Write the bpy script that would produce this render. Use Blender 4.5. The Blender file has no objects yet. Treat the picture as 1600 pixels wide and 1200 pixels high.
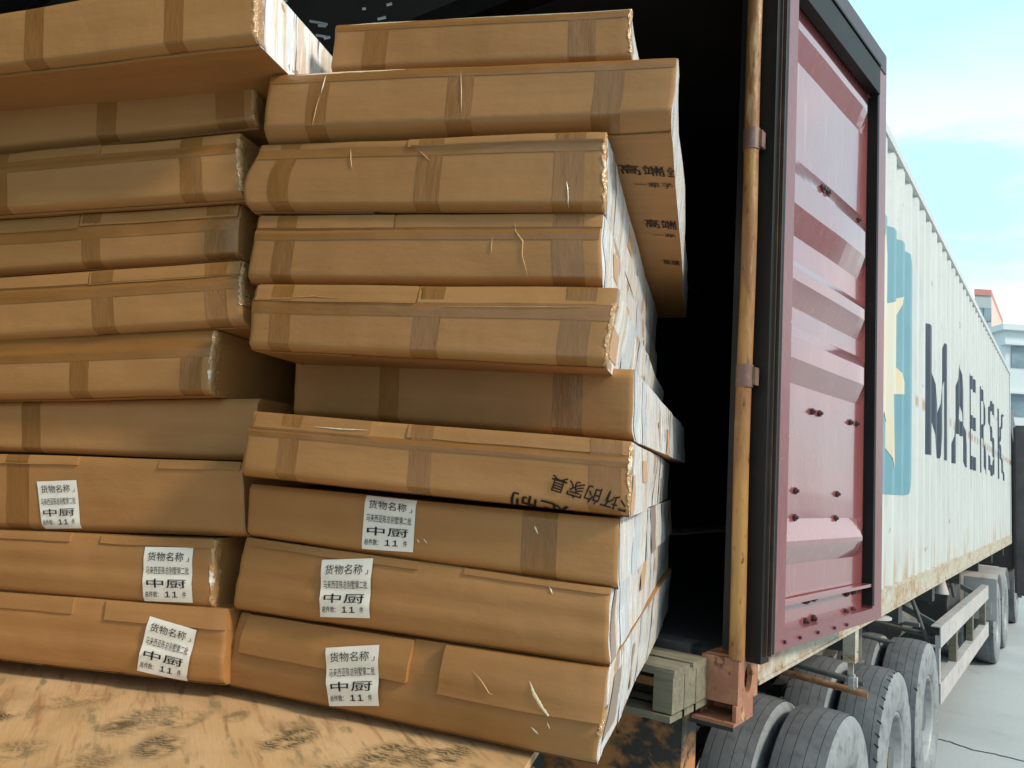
import bpy, bmesh, math, random
from mathutils import Vector, Matrix, noise
R = math.radians
rnd = random.Random(7)
SC = bpy.context.scene
COL = SC.collection

# ---------------------------------------------------------------- camera
F = 1200.0
UPC = Vector((685, 10700, -1200)).normalized()
YC = Vector((884, -193, -1200)); YC = (YC - UPC * YC.dot(UPC)).normalized()
XC = YC.cross(UPC)
M = Matrix((XC, YC, UPC))                      # camera axes -> world axes
CAM = Vector((0, 0, 2.06))
cd = bpy.data.cameras.new('camera'); cam = bpy.data.objects.new('camera', cd); COL.objects.link(cam)
cd.sensor_width = 36; cd.lens = 27.0; cd.clip_start = 0.05; cd.clip_end = 2000
cam.matrix_world = Matrix.Translation(CAM) @ M.to_4x4()
SC.camera = cam

# ---------------------------------------------------------------- light
SUN_AZ, SUN_EL = R(83), R(37)                 # azimuth clockwise from +Y
w = bpy.data.worlds.new('World'); SC.world = w; w.use_nodes = True
nt = w.node_tree; nt.nodes.clear()
wo = nt.nodes.new('ShaderNodeOutputWorld'); bg = nt.nodes.new('ShaderNodeBackground')
sky = nt.nodes.new('ShaderNodeTexSky'); sky.sky_type = 'NISHITA'; sky.sun_disc = False
sky.sun_elevation = SUN_EL; sky.sun_rotation = SUN_AZ; sky.air_density = 1.0; sky.dust_density = 1.5; sky.ozone_density = 1.0
tc = nt.nodes.new('ShaderNodeTexCoord'); mp = nt.nodes.new('ShaderNodeMapping'); mp.inputs['Scale'].default_value = (1, 1, 3.2)
mp.inputs['Location'].default_value = (1.3, .4, .1)
nz = nt.nodes.new('ShaderNodeTexNoise'); nz.inputs['Scale'].default_value = 2.6; nz.inputs['Detail'].default_value = 7; nz.inputs['Roughness'].default_value = .55
cr = nt.nodes.new('ShaderNodeMapRange'); cr.inputs[1].default_value = .42; cr.inputs[2].default_value = .62; cr.interpolation_type = 'SMOOTHSTEP'
mx = nt.nodes.new('ShaderNodeMix'); mx.data_type = 'RGBA'; mx.inputs['B'].default_value = (6.2, 6.4, 6.6, 1)
nt.links.new(tc.outputs['Generated'], mp.inputs[0]); nt.links.new(mp.outputs[0], nz.inputs['Vector'])
nt.links.new(nz.outputs[0], cr.inputs[0]); sx = nt.nodes.new('ShaderNodeSeparateXYZ'); nt.links.new(tc.outputs['Generated'], sx.inputs[0])
zr = nt.nodes.new('ShaderNodeMapRange'); zr.inputs[1].default_value = .50; zr.inputs[2].default_value = .36; nt.links.new(sx.outputs[2], zr.inputs[0])
zm = nt.nodes.new('ShaderNodeMath'); zm.operation = 'MULTIPLY'; nt.links.new(cr.outputs[0], zm.inputs[0]); nt.links.new(zr.outputs[0], zm.inputs[1])
nt.links.new(zm.outputs[0], mx.inputs['Factor'])
vl = nt.nodes.new('ShaderNodeMix'); vl.data_type = 'RGBA'; vl.inputs['Factor'].default_value = .7; vl.inputs['B'].default_value = (4.2, 6.9, 7.3, 1)
nt.links.new(sky.outputs[0], vl.inputs['A']); nt.links.new(vl.outputs['Result'], mx.inputs['A']); nt.links.new(mx.outputs['Result'], bg.inputs[0]); nt.links.new(bg.outputs[0], wo.inputs[0])
bg.inputs[1].default_value = 0.15
sl = bpy.data.lights.new('sun', 'SUN'); sl.energy = 2.5; sl.angle = R(10); sl.color = (1.0, .87, .70)
so = bpy.data.objects.new('sun', sl); COL.objects.link(so); so.location = (30, -10, 30)
sd = Vector((math.sin(SUN_AZ) * math.cos(SUN_EL), math.cos(SUN_AZ) * math.cos(SUN_EL), math.sin(SUN_EL)))
so.rotation_euler = sd.to_track_quat('Z', 'Y').to_euler()
SC.view_settings.view_transform = 'Standard'; SC.view_settings.look = 'None'; SC.view_settings.gamma = 1
SC.view_settings.exposure = 0.35
SC.cycles.max_bounces = 8

# ---------------------------------------------------------------- projection helpers (measuring only)
FH = (M @ Vector((0, 0, -1))); FH.z = 0; FH.normalize()
def ray(px, py): return M @ Vector(((px - 800) / F, (600 - py) / F, -1))
def PD(px, py, d): r = ray(px, py); return CAM + r * (d / FH.dot(r))
def PX(px, py, X): r = ray(px, py); return CAM + r * ((X - CAM.x) / r.x)
def PY(px, py, Y): r = ray(px, py); return CAM + r * ((Y - CAM.y) / r.y)
def PZ(px, py, Z): r = ray(px, py); return CAM + r * ((Z - CAM.z) / r.z)
WD = M @ Vector((305, -153, -1200)); WD.z = 0; WD.normalize()

# ---------------------------------------------------------------- materials
def mat(name, col, rough=.6, metal=0., var=(), bump=(), coord='Object', spec=.5, seed=0, rand=0, coat=0, rot=0):
    """var: list of (scale_xyz, noise_scale, lo, hi, colour[, rough]); bump: list of (scale_xyz, noise_scale, strength)"""
    m = bpy.data.materials.new(name); m.use_nodes = True
    t = m.node_tree; N = t.nodes; L = t.links
    b = N['Principled BSDF']; b.inputs['Roughness'].default_value = rough; b.inputs['Metallic'].default_value = metal
    b.inputs['Specular IOR Level'].default_value = spec; b.inputs['Coat Weight'].default_value = coat
    b.inputs['Coat Roughness'].default_value = .12
    c = N.new('ShaderNodeTexCoord'); src = c.outputs['UV' if coord == 'UV' else 'Object']
    if rand or coord == 'UV':
        oi = N.new('ShaderNodeObjectInfo'); ml = N.new('ShaderNodeMath'); ml.operation = 'MULTIPLY'; ml.inputs[1].default_value = 37
        L.new(oi.outputs['Random'], ml.inputs[0]); va = N.new('ShaderNodeVectorMath'); va.operation = 'ADD'
        L.new(src, va.inputs[0]); L.new(ml.outputs[0], va.inputs[1]); src = va.outputs[0]
    cur = None; rcur = None
    if rot:
        vr = N.new('ShaderNodeMapping'); vr.inputs['Rotation'].default_value = (0, 0, rot); L.new(src, vr.inputs[0]); src = vr.outputs[0]
    def nois(sc, ns, det=6, ro=.6):
        p = N.new('ShaderNodeMapping'); p.inputs['Scale'].default_value = sc; p.inputs['Location'].default_value = (seed, seed * 1.7, seed * .3)
        L.new(src, p.inputs[0]); n = N.new('ShaderNodeTexNoise'); n.inputs['Scale'].default_value = ns
        n.inputs['Detail'].default_value = det; n.inputs['Roughness'].default_value = ro
        L.new(p.outputs[0], n.inputs['Vector']); return n.outputs[0]
    base = N.new('ShaderNodeRGB'); base.outputs[0].default_value = (*col, 1); cur = base.outputs[0]
    for v in var:
        sc, ns, lo, hi, c2 = v[:5]
        o = nois(sc, ns); r = N.new('ShaderNodeMapRange'); r.inputs[1].default_value = lo; r.inputs[2].default_value = hi; L.new(o, r.inputs[0])
        x = N.new('ShaderNodeMix'); x.data_type = 'RGBA'; L.new(r.outputs[0], x.inputs['Factor']); L.new(cur, x.inputs['A'])
        x.inputs['B'].default_value = (*c2, 1); cur = x.outputs['Result']
        if len(v) > 5:
            x2 = N.new('ShaderNodeMix'); x2.data_type = 'FLOAT'; L.new(r.outputs[0], x2.inputs[0])
            if rcur is None: x2.inputs[2].default_value = rough
            else: L.new(rcur, x2.inputs[2])
            x2.inputs[3].default_value = v[5]; rcur = x2.outputs[0]
    if rand:
        h = N.new('ShaderNodeHueSaturation'); a = N.new('ShaderNodeMapRange'); a.inputs[3].default_value = 1 - rand; a.inputs[4].default_value = 1 + rand
        L.new(oi.outputs['Random'], a.inputs[0]); L.new(a.outputs[0], h.inputs['Value']); L.new(cur, h.inputs['Color']); cur = h.outputs[0]
    L.new(cur, b.inputs['Base Color'])
    if rcur is not None: L.new(rcur, b.inputs['Roughness'])
    pn = None
    for sc, ns, st in bump:
        o = nois(sc, ns); bm = N.new('ShaderNodeBump'); bm.inputs['Strength'].default_value = 1; bm.inputs['Distance'].default_value = st
        L.new(o, bm.inputs['Height'])
        if pn is not None: L.new(pn, bm.inputs['Normal'])
        pn = bm.outputs[0]
    if pn is not None: L.new(pn, b.inputs['Normal'])
    m['bsdf'] = b.name
    return m

CARD = (.36, .170, .054)
m_card = mat('cardboard', CARD, .55, var=[((1, 1, 1), 3, .35, .7, (.32, .145, .043)), ((1, 14, 1), 2, .45, .8, (.385, .188, .064)),
             ((1, 5, 1), 2, .55, .75, (.31, .137, .040)), ((1, 1, 1), 40, .70, .8, (.3, .15, .06))],
             bump=[((1, 1, 1), 4, .004), ((1, 4, 1), 2.5, .004), ((150, 2, 1), 1, .0002)], coord='UV', rand=.07)
m_tape = mat('brown_tape', (.26, .115, .032), .27, var=[((24, 2, 1), 3, .4, .7, (.235, .102, .027)), ((1, 1, 1), 6, .5, .75, (.29, .13, .04))],
             bump=[((9, 2, 1), 3, .0025), ((1, 1, 1), 14, .0012)], coord='UV', rand=.06)
m_tapeh = mat('brown_tape_along', (.28, .125, .036), .27, var=[((2, 24, 1), 3, .4, .7, (.25, .108, .03))],
               bump=[((2, 9, 1), 3, .003), ((1, 1, 1), 14, .0012)], coord='UV', rand=.06)
m_film_glare = mat('film_side_sky_glare', (.72, .60, .50), .22, var=[((14, 1.2, 1), 3, .46, .52, (.88, .87, .87), .12), ((2.2, 3, 1), 1.6, .60, .61, (.40, .27, .19), .4),
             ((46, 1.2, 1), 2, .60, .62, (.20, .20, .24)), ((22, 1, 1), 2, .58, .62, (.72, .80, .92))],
             bump=[((30, 2, 1), 3, .004), ((2, 2, 1), 6, .006)], coord='UV', rand=.05)  # pale streaked colour stands for sky glare on the wrapped carton sides
m_crumple = mat('clear_crumpled_tape', (.46, .25, .10), .1, var=[((1, 1, 1), 22, .6, .66, (.80, .70, .58))], bump=[((1, 1, 1), 45, .008)], coord='Object', spec=1)
m_paper = mat('label_paper', (.84, .79, .72), .5, var=[((1, 1, 1), 12, .4, .8, (.76, .71, .64))], bump=[((1, 1, 1), 14, .002)])
m_ink = mat('black_ink', (.014, .014, .015), .7, spec=.2)
m_inkc = mat('carton_print_ink', (.018, .013, .011), .7, spec=.15)
m_dark = mat('black_rubber', (.006, .0062, .0065), .5, var=[((1, 1, 1), 5, .5, .8, (.014, .013, .012))], spec=.25)
m_bolt = mat('dark_bolt_steel', (.07, .03, .03), .45, .3)
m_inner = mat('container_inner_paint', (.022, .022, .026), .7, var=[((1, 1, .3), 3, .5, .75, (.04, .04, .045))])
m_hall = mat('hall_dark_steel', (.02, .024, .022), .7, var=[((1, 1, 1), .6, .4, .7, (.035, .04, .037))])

m_yel = mat('rusty_yellow_paint', (.36, .18, .045), .33, var=[((3, 3, .5), 5, .42, .55, (.22, .09, .027), .6), ((6, 6, 2), 6, .60, .66, (.09, .035, .015), .8),
            ((4, 4, .5), 5, .58, .72, (.55, .40, .20))], bump=[((4, 4, 1.5), 14, .004)])
m_rust = mat('red_oxide_casting', (.30, .12, .07), .6, var=[((1, 1, 1), 12, .45, .6, (.38, .17, .09)), ((1, 1, 1), 30, .58, .66, (.12, .045, .025)), ((1,1,1), 20, .62, .7, (.5, .32, .22))],
            bump=[((1, 1, 1), 25, .004)])
m_collar = mat('dull_brown_collar', (.14, .075, .055), .5, var=[((1, 1, 1), 14, .45, .65, (.22, .13, .10))])
m_rustpipe = mat('rusty_pipe', (.26, .12, .05), .6, var=[((1, 1, 1), 14, .45, .65, (.38, .2, .1)), ((1, 1, 1), 30, .55, .7, (.1, .05, .03))], bump=[((1, 1, 1), 30, .003)])
m_chas = mat('dusty_chassis_steel', (.10, .105, .105), .7, var=[((1, 1, 1), 5, .45, .7, (.17, .17, .165)), ((1, 1, 1), 12, .58, .7, (.16, .09, .05))], bump=[((1, 1, 1), 20, .003)])
m_dkch = mat('dark_chassis_steel', (.045, .045, .047), .7, var=[((1, 1, 1), 5, .5, .7, (.09, .085, .08))])
m_guard = mat('pale_grey_guard_paint', (.42, .40, .40), .5, var=[((1, 1, 1), 3, .45, .65, (.5, .46, .45)), ((1, 1, 1), 9, .55, .7, (.30, .27, .25))])
m_tyre = mat('dusty_tyre_rubber', (.12, .128, .142), .7, var=[((1, 1, 1), 4, .4, .7, (.18, .19, .205)), ((1, 1, 1), 20, .5, .8, (.08, .085, .095))], bump=[((1, 1, 1), 45, .002)])
m_tyre_side = mat('dusty_sidewall', (.19, .21, .225), .75, var=[((1, 1, 1), 5, .4, .65, (.27, .285, .30)), ((1, 1, 1), 16, .5, .75, (.10, .11, .12))], bump=[((1, 1, 1), 40, .002)])
m_groove = mat('tread_groove', (.02, .02, .022), .9)
m_rim = mat('wheel_rim_steel', (.33, .34, .35), .5, .2, var=[((1, 1, 1), 8, .5, .7, (.2, .19, .17))])
m_maroon = mat('maroon_door_paint', (.25, .062, .066), .26, var=[((1, 1, 1), 1.6, .4, .7, (.28, .075, .078), .32), ((14, 14, 1), 3, .60, .68, (.33, .13, .13)),
               ((1, 1, 1), 45, .70, .74, (.42, .27, .26))], bump=[((1, 1, .6), 3.0, .004)], spec=.7, coat=1.0)
for _m in (m_maroon,):
    _b = _m.node_tree.nodes['Principled BSDF']; _b.inputs['IOR'].default_value = 1.75; _b.inputs['Coat IOR'].default_value = 1.6; _b.inputs['Coat Roughness'].default_value = .07
m_maroon_d = mat('maroon_frame_paint', (.19, .055, .062), .3, var=[((8, 8, 1), 4, .55, .7, (.25, .10, .09), .5), ((1, 1, 1), 30, .68, .74, (.5, .42, .36))],
               bump=[((1, 1, 1), 18, .002)], coat=.2)
m_violet = mat('shaded_rail_violet', (.045, .03, .045), .45, var=[((1, 1, 1), 5, .5, .7, (.07, .05, .065))])
m_ret = mat('dark_brown_retainer', (.05, .03, .022), .5, var=[((1, 1, 1), 9, .5, .7, (.09, .05, .03))])
m_post = mat('dark_post_paint', (.010, .010, .010), .5, var=[((1, 1, 1), 6, .5, .7, (.018, .014, .012))], spec=.25)
m_conc = mat('pale_concrete', (.40, .42, .43), .75, var=[((1, 1, 1), .35, .35, .7, (.46, .48, .49)), ((.6, .9, 1), .9, .5, .75, (.36, .38, .39)), ((1, 1, 1), 2.2, .62, .72, (.33, .34, .345)), ((1, 1, 1), 6, .5, .8, (.42, .43, .44))],
             bump=[((1, 1, 1), 30, .003)])
m_pal = mat('grey_pallet_wood', (.19, .165, .115), .75, var=[((2, 14, 14), 3, .45, .65, (.13, .115, .08)), ((1, 1, 1), 6, .5, .7, (.24, .205, .14))], bump=[((2, 20, 20), 4, .004)])

def m_wallpaint():
    """white corrugated side: rust rub line at a fixed height, rust bleeding from the lower edge"""
    m = mat('white_container_paint', (.50, .52, .52), .42, var=[((1, 3, .35), 1.6, .45, .7, (.56, .575, .57)), ((1, 5, .5), 3, .55, .72, (.45, .46, .45))],
            bump=[((1, 1, 1), 2.5, .012)])
    t = m.node_tree; N = t.nodes; L = t.links; b = N['Principled BSDF']
    cur = b.inputs['Base Color'].links[0].from_socket
    c = N.new('ShaderNodeTexCoord'); s = N.new('ShaderNodeSeparateXYZ'); L.new(c.outputs['Object'], s.inputs[0])
    def math_(op, a, bb=None, clamp=False):
        n = N.new('ShaderNodeMath'); n.operation = op; n.use_clamp = clamp
        for i, q in enumerate((a, bb)):
            if q is None: continue
            if isinstance(q, (int, float)): n.inputs[i].default_value = q
            else: L.new(q, n.inputs[i])
        return n.outputs[0]
    def nois(sc, ns):
        p = N.new('ShaderNodeMapping'); p.inputs['Scale'].default_value = sc; L.new(c.outputs['Object'], p.inputs[0])
        n = N.new('ShaderNodeTexNoise'); n.inputs['Scale'].default_value = ns; n.inputs['Detail'].default_value = 5; L.new(p.outputs[0], n.inputs['Vector']); return n.outputs[0]
    n1 = nois((1, 1.2, 1), 2.2); n2 = nois((1, 3, 1), 6)
    z = s.outputs[2]
    d = math_('ABSOLUTE', math_('SUBTRACT', math_('ADD', z, math_('MULTIPLY', n1, .05)), 1.29))
    band = N.new('ShaderNodeMapRange'); band.inputs[1].default_value = .05; band.inputs[2].default_value = .02; band.inputs[3].default_value = 0; band.inputs[4].default_value = 1; L.new(d, band.inputs[0])
    xr = N.new('ShaderNodeMapRange'); xr.inputs[1].default_value = -.016; xr.inputs[2].default_value = -.003; L.new(s.outputs[0], xr.inputs[0])
    nn = N.new('ShaderNodeMapRange'); nn.inputs[1].default_value = .30; nn.inputs[2].default_value = .45; L.new(n2, nn.inputs[0])
    f1 = math_('MULTIPLY', math_('MULTIPLY', band.outputs[0], nn.outputs[0]), xr.outputs[0])
    lo = N.new('ShaderNodeMapRange'); lo.inputs[1].default_value = .42; lo.inputs[2].default_value = .16; lo.inputs[3].default_value = 0; lo.inputs[4].default_value = 1; L.new(z, lo.inputs[0])
    n3 = nois((1, 9, .7), 3); nr = N.new('ShaderNodeMapRange'); nr.inputs[1].default_value = .5; nr.inputs[2].default_value = .7; L.new(n3, nr.inputs[0])
    f2 = math_('MULTIPLY', math_('MULTIPLY', lo.outputs[0], nr.outputs[0]), .8)
    n4 = nois((1, 1, .6), 9); sp = N.new('ShaderNodeMapRange'); sp.inputs[1].default_value = .70; sp.inputs[2].default_value = .74; L.new(n4, sp.inputs[0])
    for f, col in ((f1, (.30, .155, .055)), (f2, (.42, .27, .13)), (sp.outputs[0], (.30, .20, .14))):
        x = N.new('ShaderNodeMix'); x.data_type = 'RGBA'; L.new(f, x.inputs['Factor']); L.new(cur, x.inputs['A']); x.inputs['B'].default_value = (*col, 1); cur = x.outputs['Result']
    L.new(cur, b.inputs['Base Color']); return m
m_white = m_wallpaint()
m_rail = mat('rusty_cream_rail', (.42, .38, .30), .55, var=[((1, 1.5, 3), 2.5, .48, .62, (.35, .22, .12)), ((1, 4, 4), 5, .5, .66, (.50, .49, .45)), ((1, 3, 3), 9, .60, .68, (.16, .08, .045))], bump=[((1, 1, 1), 12, .004)])
m_navy = mat('navy_letter_paint', (.030, .045, .075), .5, var=[((1, 1, 1), 6, .5, .8, (.05, .07, .10))])
m_ltblue = mat('light_blue_logo_paint', (.13, .29, .36), .5, var=[((1, 1, 1), 3, .4, .7, (.16, .32, .38))])
m_star = mat('cream_star_paint', (.58, .56, .48), .5, var=[((1, 2, 1), 2, .45, .65, (.62, .52, .34))])

# ---------------------------------------------------------------- object helpers
def tag(o, label=None, cat=None, group=None, kind=None):
    if label: o['label'] = label
    if cat: o['category'] = cat
    if group: o['group'] = group
    if kind: o['kind'] = kind
    return o
def empty(name, loc, label, cat, group=None):
    o = bpy.data.objects.new(name, None); COL.objects.link(o); o.location = loc; o.empty_display_size = .1
    return tag(o, label, cat, group)
class MB:
    def __init__(s): s.v = []; s.f = []; s.mi = []; s.uv = {}; s.sm = []
    def add(s, vs, fs, mi=0, sm=False, uvs=None):
        o = len(s.v); s.v += [Vector(p) for p in vs]
        for k, f in enumerate(fs): s.f.append([o + i for i in f]); s.mi.append(mi); s.sm.append(sm)
        if uvs:
            for i, q in enumerate(uvs): s.uv[o + i] = q
    def box(s, a, b, mi=0, bev=0):
        x0, y0, z0 = [min(a[i], b[i]) for i in range(3)]; x1, y1, z1 = [max(a[i], b[i]) for i in range(3)]
        if bev <= 0:
            s.add([(x0,y0,z0),(x1,y0,z0),(x1,y1,z0),(x0,y1,z0),(x0,y0,z1),(x1,y0,z1),(x1,y1,z1),(x0,y1,z1)],
                  [(0,3,2,1),(4,5,6,7),(0,1,5,4),(1,2,6,5),(2,3,7,6),(3,0,4,7)], mi)
        else:
            bm = bmesh.new(); bmesh.ops.create_cube(bm, size=1)
            for v in bm.verts: v.co = Vector(((x0+x1)/2 + v.co.x*(x1-x0), (y0+y1)/2 + v.co.y*(y1-y0), (z0+z1)/2 + v.co.z*(z1-z0)))
            bmesh.ops.bevel(bm, geom=bm.edges[:], offset=bev, segments=2, affect='EDGES')
            s.add([v.co.copy() for v in bm.verts], [[v.index for v in f.verts] for f in bm.faces], mi); bm.free()
    def obox(s, c, ax, ay, az, mi=0):
        c = Vector(c); ax = Vector(ax); ay = Vector(ay); az = Vector(az)
        P = [c + ax*i + ay*j + az*k for k in (-1, 1) for (i, j) in ((-1,-1),(1,-1),(1,1),(-1,1))]
        s.add(P, [(0,3,2,1),(4,5,6,7),(0,1,5,4),(1,2,6,5),(2,3,7,6),(3,0,4,7)], mi)
    def beam(s, a, b, wx, wz, mi=0):
        a = Vector(a); b = Vector(b); d = (b - a); L = d.length; d.normalize()
        u = d.cross(Vector((0, 0, 1)));  u = u.normalized() if u.length > 1e-4 else Vector((1, 0, 0))
        s.obox((a + b) / 2, d * L / 2, u * wx / 2, u.cross(d) * wz / 2, mi)
    def tube(s, a, b, r, n=16, mi=0, r2=None, cap=True):
        a = Vector(a); b = Vector(b); d = (b - a).normalized(); r2 = r if r2 is None else r2
        u = d.orthogonal().normalized(); q = d.cross(u)
        ring = lambda c, rr: [c + (u*math.cos(2*math.pi*i/n) + q*math.sin(2*math.pi*i/n))*rr for i in range(n)]
        s.add(ring(a, r) + ring(b, r2), [(i, (i+1) % n, n+(i+1) % n, n+i) for i in range(n)], mi, True)
        if cap: s.add(ring(a, r), [list(range(n))[::-1]], mi); s.add(ring(b, r2), [list(range(n))], mi)
    def build(s, name, mats, parent=None, origin=None):
        o_ = Vector(origin) if origin is not None else (abs_loc(parent) if parent else Vector((0, 0, 0)))
        me = bpy.data.meshes.new(name); me.from_pydata([tuple(p - o_) for p in s.v], [], s.f)
        for m in (mats if isinstance(mats, (list, tuple)) else [mats]): me.materials.append(m)
        me.polygons.foreach_set('material_index', s.mi); me.polygons.foreach_set('use_smooth', s.sm)
        if s.uv:
            l = me.uv_layers.new(name='UVMap')
            for lp in me.loops: l.data[lp.index].uv = s.uv.get(lp.vertex_index, (0, 0))
        me.update()
        o = bpy.data.objects.new(name, me); COL.objects.link(o)
        if parent is not None:
            o.parent = parent; o.location = o_ - abs_loc(parent)
        else: o.location = o_
        return o
def abs_loc(o):
    l = Vector(o.location)
    while o.parent: o = o.parent; l += Vector(o.location)
    return l

_txt = {}
def glyphs(s, bold=0.0):
    """text outline as verts/faces normalised to the unit square"""
    if (s, bold) in _txt: return _txt[(s, bold)]
    c = bpy.data.curves.new('text', 'FONT'); c.body = s; c.size = 1; c.resolution_u = 3; c.offset = bold
    o = bpy.data.objects.new('text', c); COL.objects.link(o)
    dg = bpy.context.evaluated_depsgraph_get(); dg.update(); me = bpy.data.meshes.new_from_object(o.evaluated_get(dg))
    vs = [v.co.copy() for v in me.vertices]; fs = [list(p.vertices) for p in me.polygons]
    bpy.data.objects.remove(o); bpy.data.curves.remove(c)
    x0 = min(v.x for v in vs); x1 = max(v.x for v in vs); y0 = min(v.y for v in vs); y1 = max(v.y for v in vs)
    r = ([((v.x-x0)/(x1-x0), (v.y-y0)/(y1-y0)) for v in vs], fs); _txt[(s, bold)] = r; return r

# ---------------------------------------------------------------- ground, hall, buildings
mb = MB(); mb.add([(-400,-400,0),(400,-400,0),(400,400,0),(-400,400,0)], [(0,1,2,3)]); g = mb.build('ground', m_conc); tag(g, kind='structure')
mb = MB()
crk = [(-.2, 4.6), (.1, 5.2), (.5, 5.75), (.9, 6.6), (1.6, 7.6), (2.6, 9.3), (4.5, 12)]
crk = [PZ(1440,1148,0), PZ(1485,1160,0), PZ(1520,1172,0), PZ(1560,1180,0), PZ(1600,1190,0), PZ(1700,1215,0)]
pts = []
for a, b in zip(crk, crk[1:]):
    for i in range(8): q = a.lerp(b, i/8); pts.append(q + Vector((rnd.uniform(-.012, .012), rnd.uniform(-.012, .012), 0)))
for a, b in zip(pts, pts[1:]):
    d = (b - a).normalized(); nn = Vector((-d.y, d.x, 0)) * .009
    mb.add([a-nn+Vector((0,0,.004)), b-nn+Vector((0,0,.004)), b+nn+Vector((0,0,.004)), a+nn+Vector((0,0,.004))], [(0,1,2,3)])
tag(mb.build('ground_crack', m_groove), kind='structure')

def hall():
    r = empty('warehouse_hall', (-14, 8, 0), 'dark steel warehouse hall with open roof trusses behind the cartons', 'warehouse')
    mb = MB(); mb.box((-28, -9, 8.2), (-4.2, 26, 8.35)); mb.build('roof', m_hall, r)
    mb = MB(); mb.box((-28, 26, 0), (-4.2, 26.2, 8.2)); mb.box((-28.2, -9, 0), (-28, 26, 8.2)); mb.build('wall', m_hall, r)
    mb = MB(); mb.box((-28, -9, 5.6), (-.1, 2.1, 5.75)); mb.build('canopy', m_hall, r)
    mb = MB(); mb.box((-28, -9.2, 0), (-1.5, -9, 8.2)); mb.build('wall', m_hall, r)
    for k in range(7):
        y = -6 + k * 5; mb = MB()
        mb.beam((-28, y, 7.9), (-4.3, y, 8.0), .15, .12); mb.beam((-28, y, 7.0), (-4.3, y, 7.0), .12, .1)
        for i in range(12):
            x = -28 + i * 1.97; mb.beam((x, y, 7.0), (x + 1, y, 7.9), .07, .07); mb.beam((x + 1, y, 7.9), (x + 1.97, y, 7.0), .07, .07)
        mb.build('roof_truss', m_hall, r)
    for x in (-27.5, -20, -12):
        for y in (-6, 4, 14, 24):
            mb = MB(); mb.box((x-.15, y-.15, 0), (x+.15, y+.15, 7)); mb.build('column', m_hall, r)
    ms = mat('roof_glint_pale', (.85, .9, .92), .3)  # pale slivers stand in for bright glints among the trusses
    for px, py, dx, dz in ((484, 33, .35, -.06), (497, 40, .15, .0), (506, 60, .12, .04), (494, 55, .2, -.03), (590, 30, .16, .06), (604, 8, .1, .05), (707, 12, .06, .14), (440, 3, .1, .05), (566, 14, .07, .02), (135, 3, .4, .1)):
        p = PD(px, py, 9.5); mb = MB(); mb.beam(p, p + Vector((dx, dx * .7, dz)) * .55, .03, .02); mb.build('roof_glint', ms, r)
hall()

m_bwhite = mat('white_building_panel', (.62, .66, .68), .6); m_bglass = mat('blue_grey_window', (.16, .22, .27), .15, var=[((.3, 1, 1), .8, .4, .7, (.26, .33, .38))])
m_pink = mat('lit_side_pink', (.62, .47, .42), .8); m_grey = mat('pale_grey_render', (.38, .42, .44), .8); m_red = mat('red_parapet', (.5, .2, .17), .7)
def block(name, label, fn):
    r = empty(name, (0, 0, 0), label, 'building'); fn(r); return r
def office(r):
    a = PD(1573, 842, 45); a.z = 0; r.location = a
    z1 = 12.2; ax = Vector((FH.y, -FH.x, 0)); dp = Vector((0.1, 1, 0)).normalized()
    mb = MB()
    def slab(s0, s1, z0, z1, o=0, th=8):
        p = [a + ax*s0 - FH*o, a + ax*s1 - FH*o, a + ax*s1 + FH*th, a + ax*s0 + FH*th]
        mb.add([(q.x, q.y, z0) for q in p] + [(q.x, q.y, z1) for q in p], [(0,3,2,1),(4,5,6,7),(0,1,5,4),(1,2,6,5),(2,3,7,6),(3,0,4,7)])
    slab(0, 22, 0, z1); mb.build('wall', m_bwhite, r)
    for k in range(4):
        z = 1.3 + k * 2.9
        mb = MB()
        for i in range(9): slab(.35 + i*2.4, .35 + i*2.4 + 2.2, z, z + 1.25, .05, .1)
        mb.build('window_band', m_bglass, r)
        mb = MB(); slab(-.2, 22.2, z + 1.3, z + 1.42, .35, .3); mb.build('ledge', m_bwhite, r)
    mb = MB(); slab(-.3, 22.3, z1, z1 + .35, .3, 8.3); mb.build('parapet', m_bwhite, r)
block('office_building', 'white office block with long bands of blue grey windows beyond the truck', office)
def tower(r):
    a = PD(1524, 800, 62); a.z = 0; b = PD(1551, 800, 62); b.z = 0; c = PD(1569, 800, 72); c.z = 0; e = a + (c - b); r.location = a
    z1 = PD(1524, 461, 62).z
    mb = MB(); P = [a, b, c, e]
    mb.add([(q.x, q.y, 0) for q in P] + [(q.x, q.y, z1) for q in P], [(0,3,2,1),(4,5,6,7),(0,1,5,4),(3,0,4,7)], 0)
    mb.add([(q.x, q.y, 0) for q in P] + [(q.x, q.y, z1) for q in P], [(1,2,6,5),(2,3,7,6)], 1)  # lit right side put in as a lighter pink colour
    mb.build('wall', [m_grey, m_pink], r)
    mb = MB(); cc = (a + b + c + e) / 4
    Q = [cc + (q - cc) * 1.02 for q in P]
    mb.add([(q.x, q.y, z1) for q in Q] + [(q.x, q.y, z1 + .5) for q in Q], [(0,3,2,1),(4,5,6,7),(0,1,5,4),(1,2,6,5),(2,3,7,6),(3,0,4,7)])
    mb.build('parapet', m_red, r)
    fw = (b - a); n = fw.normalized().cross(Vector((0, 0, 1)));  n = n if n.dot(CAM - a) > 0 else -n
    for k in range(5):
        for i in range(2):
            mb = MB(); c0 = a + fw * (.25 + .45 * i) + Vector((0, 0, z1 - 1.6 - k * 2.8)) + n * .04
            mb.obox(c0, fw.normalized() * .35, n * .05, (0, 0, .55)); mb.build('window', m_bglass, r)
block('tower_block', 'pale grey tower block with its lit side painted pink and a red parapet above the container roof', tower)
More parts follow.
